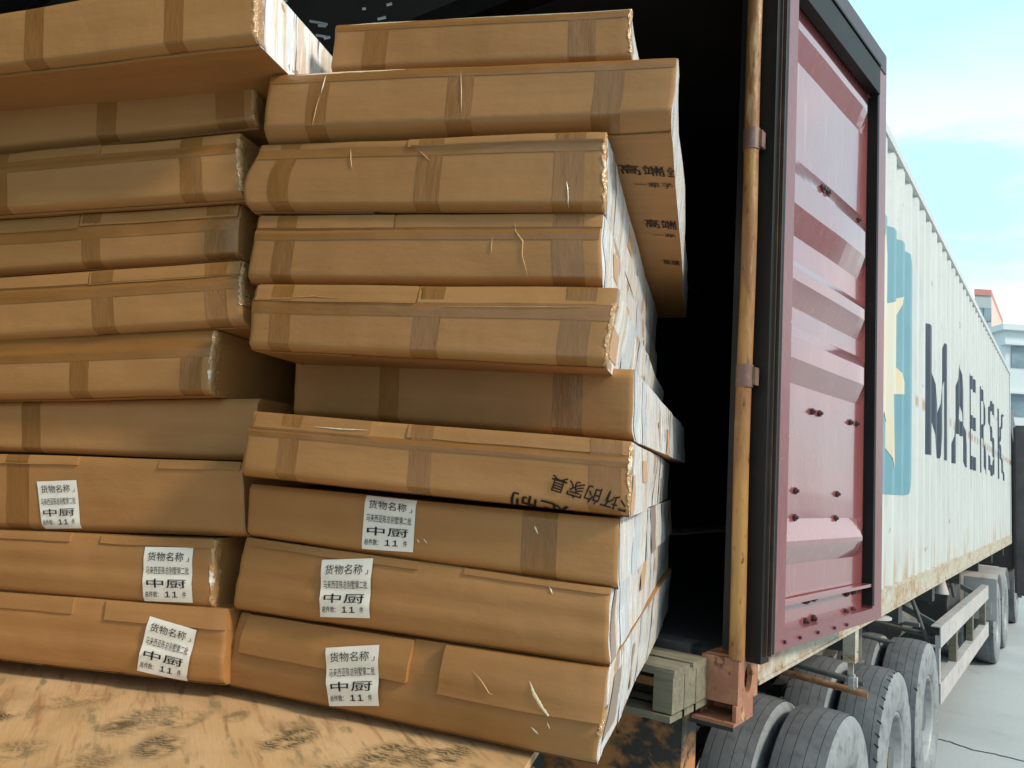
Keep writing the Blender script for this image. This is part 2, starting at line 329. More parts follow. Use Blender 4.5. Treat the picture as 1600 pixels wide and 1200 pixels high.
def shed(r):
    r.location = (30, 20, 0)
    mb = MB(); mb.box((30, -6, 0), (44, 60, 9.5)); mb.build('wall', mat('brown_grey_render', (.17, .15, .14), .8), r)
    mb = MB(); mb.box((29.7, -6.3, 9.5), (44.3, 60.3, 9.9)); mb.build('parapet', m_bwhite, r)
    for k in range(3):
        for i in range(14):
            mb = MB(); mb.box((29.93, -3 + i * 4.4, 1.2 + k * 2.9), (29.98, -.6 + i * 4.4, 2.8 + k * 2.9)); mb.build('window', m_bglass, r)
block('factory_building', 'long grey factory block facing the truck across the yard', shed)
r = empty('parked_truck', (0, 0, 0), 'blue truck parked in front of the white office block', 'truck')
a = PD(1590, 848, 36); a.z = 0; r.location = a; ax = Vector((FH.y, -FH.x, 0))
m_blue = mat('blue_truck_paint', (.04, .12, .5), .35)
mb = MB(); mb.obox(a + ax*2.2 + FH*1.2 + Vector((0, 0, 1.5)), ax*2.2, FH*1.1, (0, 0, .65)); mb.build('cargo_box', m_blue, r)
mb = MB(); mb.obox(a + ax*5.2 + FH*1.2 + Vector((0, 0, 1.35)), ax*.75, FH*1.05, (0, 0, .85)); mb.build('cab', m_bwhite, r)
for s in (.9, 5.1):
    mb = MB(); c = a + ax*s + Vector((0, 0, .45)); mb.tube(c, c + FH*.3, .45, 20); mb.build('wheel', m_dark, r)

# ---------------------------------------------------------------- container
XS, Y0, Y1, ZB, ZT, XL = -.844, 2.405, 14.6, 1.42, 4.15, -3.28
def corr(y, p=.278, d=.036):
    t = ((y - 2.60) % p) / p
    if t < .26: return 0.
    if t < .5: return -d * (t - .26) / .24
    if t < .76: return -d
    return -d * (1 - (t - .76) / .24)
BRK = []
k = 0
while 2.60 + k * .278 < Y1 + .3:
    for t in (0, .26, .5, .76): BRK.append(2.60 + (k + t) * .278)
    k += 1
con = empty('shipping_container', (XS, Y0, ZB), 'white corrugated shipping container with big navy letters and a maroon door folded back', 'container')
def side_panel(x, sgn, m, name, z0, z1):
    mb = MB(); ys = [Y0 + .14] + [y for y in BRK if Y0 + .16 < y < Y1 - .14] + [Y1 - .12]
    vs = []
    for y in ys: xx = x - .006 + sgn * corr(y); vs += [(xx, y, z0), (xx, y, z1)]
    mb.add(vs, [(2*i, 2*i+2, 2*i+3, 2*i+1) for i in range(len(ys) - 1)])
    o = mb.build(name, m, con)
    return o
side_panel(XS, 1, m_white, 'side_panel', ZB + .13, ZT - .05)
side_panel(XL, -1, m_white, 'side_panel', ZB + .13, ZT - .05)
def cbox(name, a, b, m, bev=0, parent=con, origin=None):
    mb = MB(); mb.box(a, b, 0, bev); return mb.build(name, m, parent, origin)
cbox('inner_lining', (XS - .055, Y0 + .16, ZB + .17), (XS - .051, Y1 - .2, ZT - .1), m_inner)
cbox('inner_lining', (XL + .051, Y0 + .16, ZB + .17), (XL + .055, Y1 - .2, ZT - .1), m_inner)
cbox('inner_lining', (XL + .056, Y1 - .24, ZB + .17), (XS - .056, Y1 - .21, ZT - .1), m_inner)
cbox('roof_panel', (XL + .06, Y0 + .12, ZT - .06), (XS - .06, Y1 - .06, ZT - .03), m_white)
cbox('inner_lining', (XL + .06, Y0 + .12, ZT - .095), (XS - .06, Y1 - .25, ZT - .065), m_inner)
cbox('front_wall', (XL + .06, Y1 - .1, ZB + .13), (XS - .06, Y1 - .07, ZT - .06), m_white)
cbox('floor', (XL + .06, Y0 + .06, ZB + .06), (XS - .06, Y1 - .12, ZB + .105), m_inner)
cbox('top_rail', (XS - .06, Y0 + .175, ZT - .062), (XS + .004, Y1 - .175, ZT), m_white, .004)
cbox('top_rail', (XL - .004, Y0 + .175, ZT - .062), (XL + .06, Y1 - .175, ZT), m_white, .004)
for x, s in ((XS, 1), (XL, -1)):
    mb = MB(); a = x - s * .05
    mb.box((a, Y0 + .175, ZB), (x + s*.004, Y1 - .175, ZB + .012)); mb.box((x - s*.002, Y0 + .175, ZB + .0122), (x - s*.008, Y1 - .175, ZB + .118))
    mb.box((a, Y0 + .175, ZB + .1182), (x + s*.006, Y1 - .175, ZB + .132)); mb.build('bottom_rail', m_rail, con)
cbox('rear_header', (XL + .17, Y0, ZT - .1), (XS - .17, Y0 + .1, ZT), m_post)
cbox('door_sill', (XL + .17, Y0 + .005, ZB), (XS - .17, Y0 + .1, ZB + .12), m_dkch)
# corner posts and castings
cbox('corner_post', (XS - .07, Y0 + .03, ZB + .1202), (XS - .004, Y0 + .135, ZT - .1182), m_post, .003)
cbox('corner_post', (XL + .004, Y0 + .03, ZB + .1202), (XL + .07, Y0 + .135, ZT - .1182), m_post, .003)
cbox('corner_post', (XS - .16, Y1 - .14, ZB + .1202), (XS - .002, Y1 - .002, ZT - .1182), m_white, .006)
def casting(x, y, z, sx, sy, m, name='corner_casting', h=.118, W_=.162):
    """hollow ISO corner casting with an oval hole in the side and a slot in the end"""
    mb = MB(); D_ = .178; t = .016
    x0, x1 = (x - W_, x) if sx > 0 else (x, x + W_); y0, y1 = (y, y + D_) if sy > 0 else (y - D_, y)
    def holed(orig, ua, va, nu, ru, rv, th):
        # plate spanned by ua,va with an elliptical hole, thickness vector th
        n = 32; uo = Vector(orig); ua = Vector(ua); va = Vector(va); th = Vector(th); out = []; inn = []
        for i in range(n):
            an = 2 * math.pi * i / n; c, s_ = math.cos(an), math.sin(an); k_ = 1 / max(abs(c), abs(s_))
            out.append(uo + ua * (.5 + .5 * c * k_) + va * (.5 + .5 * s_ * k_)); inn.append(uo + ua * (.5 + ru * c) + va * (.5 + rv * s_))
        vs = out + inn + [p + th for p in out] + [p + th for p in inn]
        fs = []
        for i in range(n):
            j = (i + 1) % n
            fs += [(i, j, n+j, n+i), (2*n+i, 3*n+i, 3*n+j, 2*n+j), (n+i, n+j, 3*n+j, 3*n+i), (i, 2*n+i, 2*n+j, j)]
        mb.add(vs, fs, nu)
    xs = x1 if sx > 0 else x0
    holed((xs, y0, z), (0, D_, 0), (0, 0, h), 0, .2, .33, (-sx * t, 0, 0))
    ye = y0 if sy > 0 else y1
    a0, a1 = (x0, x1 - t - .0005) if sx > 0 else (x0 + t + .0005, x1)
    if W_ > .15: holed((a0, ye, z), (a1 - a0, 0, 0), (0, 0, h), 0, .3, .22, (0, sy * t, 0))
    else: mb.box((a0, ye, z), (a1, ye + sy * t, z + h))
    ya, yb = (y0 + t + .0005, y1) if sy > 0 else (y0, y1 - t - .0005)
    mb.box((a0, ya, z + h - t), (a1, yb, z + h - .0005)); mb.box((a0, ya, z + .0005), (a1, yb, z + t))
    xi = x0 if sx > 0 else x1; mb.box((xi, ya, z + t + .0005), (xi + sx * t, yb, z + h - t - .0005))
    mb.box((a0 + .017, (y1 - t if sy > 0 else y0), z + t + .0005), (a1, (y1 if sy > 0 else y0 + t), z + h - t - .0005))
    return mb.build(name, m, con)
for (x, sx) in ((XS, 1), (XL, -1)):
    for (y, sy) in ((Y0, 1), (Y1, -1)):
        for z in (ZB, ZT - .118):
            if (x, y, z) == (XS, Y0, ZB): continue
            casting(x, y, z, sx, sy, m_rust if y == Y0 else m_white)
near = casting(XS + .004, Y0 - .02, ZB - .026, 1, 1, m_rust, h=.134, W_=.118)
near['label'] = 'rusty red corner casting with an oval hole and an open lip'
mb = MB(); mb.box((XS - .128, Y0 - .05, ZB - .084), (XS + .004, Y0 + .12, ZB - .074)); mb.box((XS - .008, Y0 - .03, ZB - .0738), (XS + .0035, Y0 + .12, ZB - .0265))
mb.box((XS - .128, Y0 - .005, ZB - .0738), (XS - .118, Y0 + .12, ZB - .0265)); mb.box((XS - .117, Y0 + .10, ZB - .0738), (XS - .009, Y0 + .11, ZB - .0265)); mb.build('casting_lip', m_rust, con)

# rod standing on the near corner casting
rb = PY(1149, 1027, Y0 - .005); rt_ = PY(1181, 0, Y0 - .005); rt2 = rb + (rt_ - rb) * 1.2
rt2.z = 4.03; rb.z = ZB + .1085; rr = Vector((rb.x, rb.y, 0)); rt2 = Vector(((rb.x * .5 + rt_.x * .5), rb.y, 4.03)); rb.x = rt2.x = (rb.x + rt_.x) / 2 + .001
rod = None
mb = MB(); zs = [rb.z, 2.425, 3.20, 4.03]
n = 40; prev = None
for i in range(n):
    z0 = rb.z + (4.03 - rb.z) * i / n; z1_ = rb.z + (4.03 - rb.z) * (i + 1) / n
    f = lambda z: Vector((rb.x + .0022 * math.sin(z * 5), rb.y, z))
    mb.tube(f(z0), f(z1_), .0242, 20, cap=False)
rod = mb.build('locking_rod', m_yel, con)
for py in (222, 588, 905):
    z = PY(1165, py, Y0).z
    if py == 905: continue
    mb = MB(); mb.tube((rb.x, rb.y, z - .036), (rb.x, rb.y, z + .036), .0275, 20); mb.box((rb.x + .0265, rb.y - .004, z - .028), (rb.x + .036, rb.y + .03, z + .028))
    mb.build('collar', m_collar, rod)

# star and letters on the corrugated side
def wall_decal(uvverts, faces, m, name, off=.0025):
    """uvverts in (y, z) on the side; cut along every corrugation edge then laid on the ribs"""
    bm = bmesh.new(); vs = [bm.verts.new((0, y, z)) for (y, z) in uvverts]
    for f in faces:
        try: bm.faces.new([vs[i] for i in f])
        except ValueError: pass
    bmesh.ops.triangulate(bm, faces=bm.faces[:])
    y0 = min(v[0] for v in uvverts); y1 = max(v[0] for v in uvverts)
    for b in BRK:
        if y0 < b < y1:
            bmesh.ops.bisect_plane(bm, geom=bm.verts[:] + bm.edges[:] + bm.faces[:], plane_co=(0, b, 0), plane_no=(0, 1, 0), dist=1e-6)
    for v in bm.verts: v.co.x = XS - .006 + corr(v.co.y) + off
    bm.normal_update()
    for f in bm.faces:
        if f.normal.x < 0: f.normal_flip()
    mb = MB(); bm.verts.index_update(); mb.add([v.co.copy() for v in bm.verts], [[v.index for v in f.verts] for f in bm.faces]); bm.free()
    return mb.build(name, m, con)
# letters: px extents on the wall measured as y-ranges
letters = [('M', 6.04, 7.28), ('A', 7.48, 8.62), ('E', 8.78, 9.50), ('R', 9.82, 10.6), ('S', 10.86, 11.72), ('K', 12.1, 13.35)]
for ch, a, b in letters:
    v, f = glyphs(ch, .006)
    if ch == 'M':
        v = [(0,0),(.2,0),(.2,1),(0,1), (.8,0),(1,0),(1,1),(.8,1), (.2,1),(.2,.68),(.42,0),(.5,0),(.5,.22), (.8,1),(.5,.22),(.5,0),(.58,0),(.8,.68)]
        f = [[0,1,2,3],[4,5,6,7],[8,9,10,11,12],[13,14,15,16,17]]
    wall_decal([(a + x * (b - a), 2.36 + y * .95) for x, y in v], f, m_navy, 'painted_letter')
a0, a1, z0, z1 = 3.68, 5.45, 2.06, 3.62; rr_ = .12
sq = []
for cx, cz, st in ((a1 - rr_, z1 - rr_, 0), (a0 + rr_, z1 - rr_, 90), (a0 + rr_, z0 + rr_, 180), (a1 - rr_, z0 + rr_, 270)):
    for i in range(7): an = R(st + i * 15); sq.append((cx + rr_ * math.cos(an), cz + rr_ * math.sin(an)))
wall_decal(sq, [list(range(len(sq)))], m_ltblue, 'painted_square')
cy, cz = (a0 + a1) / 2, (z0 + z1) / 2; st = [(cy, cz)]
for i in range(14):
    an = R(90 + i * 180 / 7); q = .70 if i % 2 == 0 else .33; st.append((cy + q * math.cos(an) * 1.05, cz + q * math.sin(an)))
wall_decal(st, [(0, 1 + i, 1 + (i + 1) % 14) for i in range(14)], m_star, 'painted_star', .005)

# ---------------------------------------------------------------- door folded back against the side
HB = Vector((XS + .055, 2.515, 1.536)); HE = Vector((-.681, 3.66, 1.536)); DU = (HE - HB).normalized(); DWD = (HE - HB).length
DN = Vector((DU.y, -DU.x, 0)); UZ = Vector((0, 0, 1)); DH = 2.50
def dpix(px, py):
    r_ = ray(px, py); t = (HB - CAM).dot(DN) / r_.dot(DN); p = CAM + r_ * t - HB; return p.dot(DU), p.z
DH = dpix(1382, 85)[1]
print('door height', DH, 'width', DWD)
def DP(s, z, o=0): return HB + DU * s + UZ * z + DN * o
door = MB(); T = .05
def dbox(mb, s0, s1, z0, z1, o0, o1):
    mb.obox(DP((s0+s1)/2, (z0+z1)/2, (o0+o1)/2), DU*(s1-s0)/2, DN*(o1-o0)/2, UZ*(z1-z0)/2)
SL, SR = .115, dpix(1366, 600)[0] - .05
SG = dpix(1369, 600)[0]
dbox(door, 0, SL, 0, DH, -T, 0); dbox(door, SR + .06, DWD, 0, DH, -T, 0.0)
dbox(door, SL + .0005, SR + .0595, 0, .05, -T, 0); dbox(door, SL + .0005, SR + .0595, DH - .16, DH, -T, 0)
DOOR = door.build('door', m_maroon_d, con, origin=HB)
# fraction of height measured on the stile -> panel profile (offset from recess 0 to rib .036)
zf = lambda py: dpix(1238, py)[1]
prof = [(zf(-150), .0), (zf(0), .0), (zf(15), .034), (zf(28), .034), (zf(62), 0), (zf(222), 0), (zf(262), .034), (zf(310), .034), (zf(351), 0), (zf(392), 0), (zf(412), .034), (zf(432), .034), (zf(469), 0),
        (zf(500), 0), (zf(524), .034), (zf(557), .034), (zf(593), 0), (zf(812), 0), (zf(846), .036), (zf(854), .036), (zf(886), 0), (zf(940), 0)]
prof = sorted(prof)
def pf(z):
    if z <= prof[0][0]: return prof[0][1]
    for (a, x), (b, y) in zip(prof, prof[1:]):
        if z <= b: return x + (y - x) * (z - a) / max(b - a, 1e-6)
    return prof[-1][1]
mb = MB(); ss = [SL + .0] + [SL + (SR - SL) * i / 14 for i in range(1, 14)] + [SR - .02, SR + .05]
zz = sorted(set([.05, DH - .16] + [p[0] for p in prof if .05 < p[0] < DH - .16] + [.05 + (DH - .21) * i / 60 for i in range(1, 60)]))
vs = []
for z in zz:
    for s in ss:
        tp = min(1, max(0, (SR + .03 - s) / .10)); tl = 1
        vs.append(DP(s, z, -.040 + pf(z) * tp * tl + .004 * noise.noise(Vector((s * 2.5, z * 2, 3)))))
nS = len(ss)
mb.add(vs, [(j*nS+i, j*nS+i+1, (j+1)*nS+i+1, (j+1)*nS+i) for j in range(len(zz)-1) for i in range(nS-1)], 0, False)
mb.build('door_panel', m_maroon, DOOR)
mb = MB(); zl = zf(942)
mb.obox(DP((SL+SR+.05)/2, zl, -.016), DU*(SR+.05-SL)/2, DN*.014, UZ*.006); mb.build('door_ledge', m_maroon, DOOR)
mb = MB()   # gasket, widened to darken shaded frame: top band, free edge band, hinge edge strips
dbox(mb, SR + .0605, SG, .06, DH - .02, .0005, .002)
dbox(mb, SL + .01, SR + .055, DH - .235, DH - .115, -.03, .010); dbox(mb, SL+.01, SR+.0555, DH - .105, DH - .095, .001, .014)
dbox(mb, -.012, .018, 0, DH, -.02, .008); mb.build('gasket_and_shade', m_dark, DOOR)
mb = MB(); dbox(mb, SR + .0515, SR + .0598, .06, DH - .24, -.045, .0018); mb.build('gasket_and_shade', m_dark, DOOR)  # black strip painting the shadow on the stile's return
mb = MB(); dbox(mb, SL + .02, DWD - .02, DH - .094, DH - .004, .0005, .004); mb.build('shaded_top_strip', m_violet, DOOR)  # dark strip paints in the shading of the top rail
mb = MB()
for o, sx, wd in ((.018, -.030, .004), (.012, -.05, .003)): dbox(mb, sx, sx + wd, 0.0, DH, -.03, o)
mb.build('gasket_retainer', m_ret, DOOR)
dbx = MB(); dbox(dbx, -.075, -.014, -.02, DH + .02, -.06, .004); dbx.build('hinge_channel', m_post, DOOR)
bolts = [(1293,293,1.5),(1301,299,1.5),(1347,343,1),(1285,643,1),(1296,646,1),(1343,660,1),(1353,662,1),(1259,768,1),(1323,773,1),(1258,810,1),(1320,811,1),
         (1276,941,1.15),(1287,937,1.15),(1337,930,1),(1347,927,1),(1275,974,1.15),(1287,969,1.15),(1336,958,1),(1347,955,1)]
for px, py, q in bolts:
    s, z = dpix(px, py); mb = MB(); c = DP(s, z, -.042 + pf(z))
    mb.tube(c, c + DN*.011, .0125*q, 6); mb.tube(c + DN*.011, c + DN*.019, .0075*q, 8, r2=.005*q); mb.build('bolt', m_bolt, DOOR)
for px, py in ((1225, 1003), (1249, 996), (1277, 988), (1303, 981), (1322, 976)):
    s, z = dpix(px, py); mb = MB(); c = DP(s, z, 0.0); mb.tube(c, c + DN*.008, .006, 8); mb.build('rivet', m_bolt, DOOR)
for py in (510, 570):
    z = dpix(1380, py)[1]; mb = MB(); dbox(mb, DWD + .0005, DWD + .035, z - .025, z + .025, -.045, -.012); mb.build('rod_guide', m_dark, DOOR)
for fr in (.12, .37, .63, .88):
    mb = MB(); c = DP(-.02, DH * fr, -.02); mb.tube(c - UZ*.06, c + UZ*.06, .012, 12); mb.build('hinge', m_bolt, DOOR)

# ---------------------------------------------------------------- trailer
tr = empty('semi_trailer', (XS - 1.2, 8, 0), 'grey skeletal semi trailer carrying the white container, with dusty twin tyres', 'trailer')
for x in (-1.62, -2.5):
    mb = MB(); mb.box((x - .07, 2.7, ZB - .012), (x + .07, 14.2, ZB - .002)); mb.box((x - .006, 2.7, ZB - .36), (x + .006, 14.2, ZB - .0122)); mb.box((x - .07, 2.7, ZB - .372), (x + .07, 14.2, ZB - .3605))
    mb.build('chassis_beam', m_dkch, tr)
for y in (2.62, 4.3, 5.5, 6.9, 8.6, 10.3, 12, 13.9):
    mb = MB(); mb.box((XL + .02, y - .06, ZB - .16), (XS - .07, y + .06, ZB - .006)); mb.build('cross_member', m_dkch, tr)
bx = MB(); bx.box((-3.2, 2.50, ZB - .75), (XS - .22, 2.62, ZB - .03)); rb_ = bx.build('rear_bumper_beam', mat('rust_eaten_beam', (.05, .045, .04), .7,
        var=[((1, 1, 1.5), 4, .46, .54, (.42, .18, .06)), ((1, 1, 1), 18, .58, .66, (.03, .025, .02))], bump=[((1, 1, 1), 20, .006)]), tr)
def lathe(mb, prof_, c, n=64, mi=0, sm=True):
    """profile of (x, r) pairs round the X axis at c"""
    vs = []; c = Vector(c)
    for i in range(n):
        a = 2 * math.pi * i / n
        for (x, r_) in prof_: vs.append(c + Vector((x, r_ * math.cos(a), r_ * math.sin(a))))
    k_ = len(prof_); fs = [(i*k_+j, i*k_+j+1, ((i+1) % n)*k_+j+1, ((i+1) % n)*k_+j) for i in range(n) for j in range(k_-1)]
    mb.add(vs, fs, mi, sm)
def wheel(parent, c, RT=.52, W=.25, out=1, dish=True, seed=0):
    c = Vector(c)
    wh = bpy.data.objects.new('wheel', None); COL.objects.link(wh); wh.parent = parent; wh.location = c - abs_loc(parent)
    mb = MB(); h = W / 2; n = 96
    # tread bands and grooves
    gr = [-.62, -.22, .2, .6]; xs = [-.86]
    pr = []
    def rr(t): return RT - .010 * t * t * 1.2
    segs = []; last = -.88
    for g_ in gr + [None]:
        e = (g_ - .009) if g_ is not None else .88
        segs.append(('t', last, e)); 
        if g_ is not None: segs.append(('g', g_ - .009, g_ + .009)); last = g_ + .009
    rs = random.Random(seed)
    for kind, a, b in segs:
        if kind == 't': lathe(mb, [(a*h, rr(a)), ((a+b)/2*h, rr((a+b)/2)), (b*h, rr(b))], c, n, 0)
        else: lathe(mb, [(a*h, rr(a)), (a*h, rr(a) - .011), (b*h, rr(b) - .011), (b*h, rr(b))], c, n, 2, False)
    for s in (-1, 1):
        p = [(.88, RT - .012), (.95, RT - .022), (1.0, RT - .05), (1.04, RT - .10), (1.05, RT - .15), (1.02, RT - .20), (.96, RT - .222), (.90, RT - .235), (.8, RT - .238)]
        P_ = [(s * x * h, r_) for x, r_ in p]
        if s < 0: P_ = P_[::-1]
        lathe(mb, P_, c, n, 1)
    # shoulder wear notches
    for i in range(44):
        if seed == 1 or rs.random() < .25:
            a = 2 * math.pi * (i + rs.random() * .3) / 44; rad = Vector((0, math.cos(a), math.sin(a))); tn = Vector((0, -math.sin(a), math.cos(a)))
            mb.obox(c + Vector((out * h * .82, 0, 0)) + rad * (RT - .0105), Vector((out * .012 , 0, 0)) + tn * .006, tn * .004, rad * .004, 2)
    mb.build('tyre', [m_tyre, m_tyre_side, m_groove], wh)
    mb = MB(); q = out
    rp = [(.86*h*q, RT-.228), (.92*h*q, RT-.245), (.80*h*q, RT-.255), (.5*h*q, RT-.265), (.1*h*q, RT-.285), (-.2*h*q, RT-.33), (-.25*h*q, .09), (-.2*h*q, .0)] if dish else \
         [(.86*h*q, RT-.228), (.92*h*q, RT-.245), (.7*h*q, RT-.262), (.55*h*q, .19), (.6*h*q, .13), (1.0*h*q, .12), (1.1*h*q, .09), (1.12*h*q, 0.0)]
    lathe(mb, rp if q > 0 else rp[::-1], c, 48, 0)
    mb.build('rim', m_rim, wh)
    mb = MB(); xh = -.22*h*q if dish else .6*h*q
    for i in range(10):
        a = 2*math.pi*i/10; p = c + Vector((xh, .155*math.cos(a), .155*math.sin(a))); mb.tube(p, p + Vector((q*.035, 0, 0)), .014, 6)
    mb.tube(c + Vector((xh, 0, 0)), c + Vector((xh + q*.12, 0, 0)), .1, 24, r2=.085); mb.build('hub', m_chas, wh)
    return wh
XO = XS - .075
for k, s in enumerate((1.5, 2.70, 3.90)):
    y = Y0 + s
    for x, q in ((XO - .02, 1), (XO - .36, -1), (XL + .10, -1), (XL + .44, 1)):
        wheel(tr, (x - .045 if q == 1 and x > -2 else x, y, .52), seed=k, out=q, dish=(q == 1 or x < -2))
    mb = MB(); mb.tube((XL + .2, y, .52), (XS - .25, y, .52), .07, 20); mb.build('axle', m_dkch, tr)
for y in (Y0 + .9, Y0 + 2.1, Y0 + 3.3, Y0 + 4.5):
    for x in (-1.62, -2.5):
        mb = MB(); mb.box((x - .05, y - .05, .82), (x + .05, y + .05, ZB - .373)); mb.build('spring_hanger', m_chas, tr)
for y0_, y1_ in ((Y0 + .95, Y0 + 2.05), (Y0 + 2.15, Y0 + 3.25), (Y0 + 3.35, Y0 + 4.45)):
    mb = MB(); ym = (y0_ + y1_) / 2
    for i in range(5): mb.beam((-1.62, y0_ + .1*i, .80 - .014*i), (-1.62, ym, .68 - .016*i), .075, .012); mb.beam((-1.62, ym, .68 - .016*i), (-1.62, y1_ - .1*i, .80 - .014*i), .075, .012)
    mb.build('leaf_spring', m_chas, tr)
# tube stubs that once carried mudguards
def stub(pa, pb, X, m, r_=.016):
    a = PX(*pb, X); b = Vector((-1.6, a.y - .02, a.z + .06))
    mb = MB(); mb.tube(b, a, r_, 14, cap=False); mb.tube(a, a - (a - b).normalized()*.02, r_*.7, 14); mb.tube(b, a, r_*.72, 12, cap=False); return mb.build('mudguard_tube', m, tr)
stub(None, (1356, 1086), XS + .0, m_rustpipe, .017); stub(None, (1349, 1068), XS - .11, m_chas, .017)
stub(None, (1428, 1028), XS - .12, m_chas, .018); stub(None, (1437, 1015), XS - .06, m_chas, .018); stub(None, (1459, 994), XS - .1, m_chas, .02)
# twist lock bracket under the rail, with lock lever
p = PX(1372, 985, XS - .02); y = p.y
mb = MB(); mb.tube((XS - .05, y, ZB - .018), (XS - .05, y, ZB - .008), .095, 20); mb.box((-1.6, y - .09, ZB - .0182), (XS - .05, y + .09, ZB - .0085)); mb.build('twist_lock_plate', m_guard, tr)
mb = MB(); mb.box((-1.6, y - .07, ZB - .14), (XS - .14, y + .07, ZB - .0187)); mb.tube((XS - .14, y - .02, ZB - .24), (XS - .14, y - .02, ZB - .06), .045, 20); mb.tube((XS - .14, y - .02, ZB - .255), (XS - .14, y - .02, ZB - .24), .058, 20)
mb.build('twist_lock_arm', m_chas, tr)
p = PX(1335, 1030, XS - .03)
mb = MB(); mb.box((XS - .075, p.y - .035, ZB - .17), (XS - .02, p.y + .035, ZB - .012)); mb.box((XS - .06, p.y + .0, ZB - .23), (XS - .035, p.y + .012, ZB - .1702)); mb.build('lock_lever', m_rail, tr)
mb = MB(); mb.box((XS - .07, p.y + .0, ZB - .30), (XS - .02, p.y + .045, ZB - .2305), 0, .012); mb.build('lock_handle', m_guard, tr)
# side guard
GX = XS + .0
mb = MB(); yA, yB = 6.92, 10.88
def rail(z, n): 
    q = MB(); q.box((GX - .03, yA, z - .075), (GX - .022, yB, z + .075)); q.box((GX - .09, yA, z + .0752), (GX - .022, yB, z + .083)); q.build(n, m_guard, GRD)
GRD = MB(); GRD.box((GX - .06, yA, .5), (GX - .0305, yA + .06, 1.0)); GRD = GRD.build('side_guard', m_guard, tr, origin=(GX, yA, .5))
rail(.985, 'guard_rail'); rail(.56, 'guard_rail')
for y in (8.0, 9.3, 10.6):
    q = MB(); q.box((GX - .09, y - .05, .50), (GX - .031, y + .05, 1.05)); q.build('guard_post', m_pal, GRD)
for y in (7.3, 10.2):
    mb = MB(); mb.beam((GX - .06, y, 1.0), (-1.6, y, ZB - .1), .05, .05); mb.build('guard_bracket', m_chas, tr)
# landing leg, tank, boxes under the deck
mb = MB(); mb.box((-1.35, 10.9, .35), (-1.22, 11.03, ZB - .15)); mb.box((-1.38, 10.87, .25), (-1.19, 11.06, .30)); mb.build('landing_leg', m_chas, tr)
mb = MB(); mb.tube((-1.35, 7.4, .95), (-1.35, 8.3, .95), .14, 24); mb.build('air_tank', m_chas, tr)
mb = MB(); mb.box((-1.55, 8.8, .62), (-1.05, 9.9, 1.15), 0, .01); mb.build('tool_box', m_dkch, tr)
for (a, b) in (((-1.1, 7.0, 1.3), (-.95, 7.05, .85)), ((-1.2, 9.0, 1.35), (-1.0, 9.4, 1.2)), ((-1.0, 8.55, 1.36), (-1.0, 8.9, 1.1)), ((-1.6, 5.0, 1.35), (-1.0, 6.7, 1.1)), ((-1.6, 6.6, 1.1), (-.95, 6.5, 1.12))):
    mb = MB(); mb.tube(a, b, .016, 8); mb.build('brake_pipe', m_chas, tr)
mb = MB(); mb.tube((-1.05, 8.35, 1.17), (-1.05, 8.35, 1.33), .075, 16, r2=.03); mb.build('brake_chamber', m_guard, tr)
mb = MB(); mb.box((-1.6, 8.42, ZB - .018), (XS - .03, 8.62, ZB - .008)); mb.build('twist_lock_plate', m_guard, tr)

# ---------------------------------------------------------------- tractor unit
tk = empty('truck_tractor', (XS - 1.2, 14, 0), 'dark truck tractor unit coupled in front of the white container', 'truck')
m_cab = mat('dark_cab_paint', (.06, .05, .055), .4, var=[((1, 1, 1), 3, .4, .7, (.1, .085, .085))])
mb = MB(); mb.add([(-3.25,15.1,1.0),(-.80,15.1,1.0),(-.80,17.2,1.0),(-3.25,17.2,1.0),(-3.2,15.15,3.0),(-.84,15.15,3.0),(-.84,17.1,3.0),(-3.2,17.1,3.0),(-3.1,15.25,3.75),(-.94,15.25,3.75),(-.94,16.5,3.75),(-3.1,16.5,3.75)],
   [(0,1,5,4),(1,2,6,5),(2,3,7,6),(3,0,4,7),(4,5,9,8),(5,6,10,9),(6,7,11,10),(7,4,8,11),(8,9,10,11),(0,3,2,1)]); mb.build('cab', m_cab, tk)
mb = MB(); mb.box((-.800, 15.9, 2.1), (-.79, 16.9, 2.9)); mb.build('side_window', m_bglass, tk)
mb = MB(); mb.box((-.83, 14.85, .6), (-.62, 15.0, 3.3), 0, .03); mb.build('air_deflector', m_cab, tk)
mb = MB(); mb.box((-1.7, 11.2, .75), (-1.55, 16.5, 1.0)); mb.box((-2.55, 11.2, .75), (-2.4, 16.5, 1.0)); mb.build('chassis_frame', m_dkch, tk)
mb = MB(); mb.box((-.82, 15.05, .8), (-.60, 15.2, 1.4), 0, .03); mb.build('step', m_dkch, tk)
for y in (11.95, 13.3):
    for x, q in ((XS + .0 - .13, 1), (XS - .47, -1), (XL + .13, -1)): wheel(tk, (x, y, .52), out=q, dish=(q == 1), seed=4)
    mb = MB(); n = 14; c = Vector((XS - .29, y, .52)); vs = []
    for i in range(n + 1):
        a = R(25 + 130 * i / n); vs += [c + Vector((-.3, .60*math.cos(a), .60*math.sin(a))), c + Vector((.3, .60*math.cos(a), .60*math.sin(a)))]
    mb.add(vs, [(2*i, 2*i+1, 2*i+3, 2*i+2) for i in range(n)], 0, True); mb.build('mudguard', m_guard, tk)
wheel(tk, (XS - .15, 16.2, .52), out=1, dish=False, seed=5); wheel(tk, (XL + .15, 16.2, .52), out=-1, dish=False, seed=5)
mb = MB(); mb.box((-1.15, 11.17, .62), (-.80, 11.23, 1.12), 0, .01); mb.box((-1.12, 11.14, .7), (-.86, 11.168, .84)); mb.build('rear_light_panel', m_guard, tk)

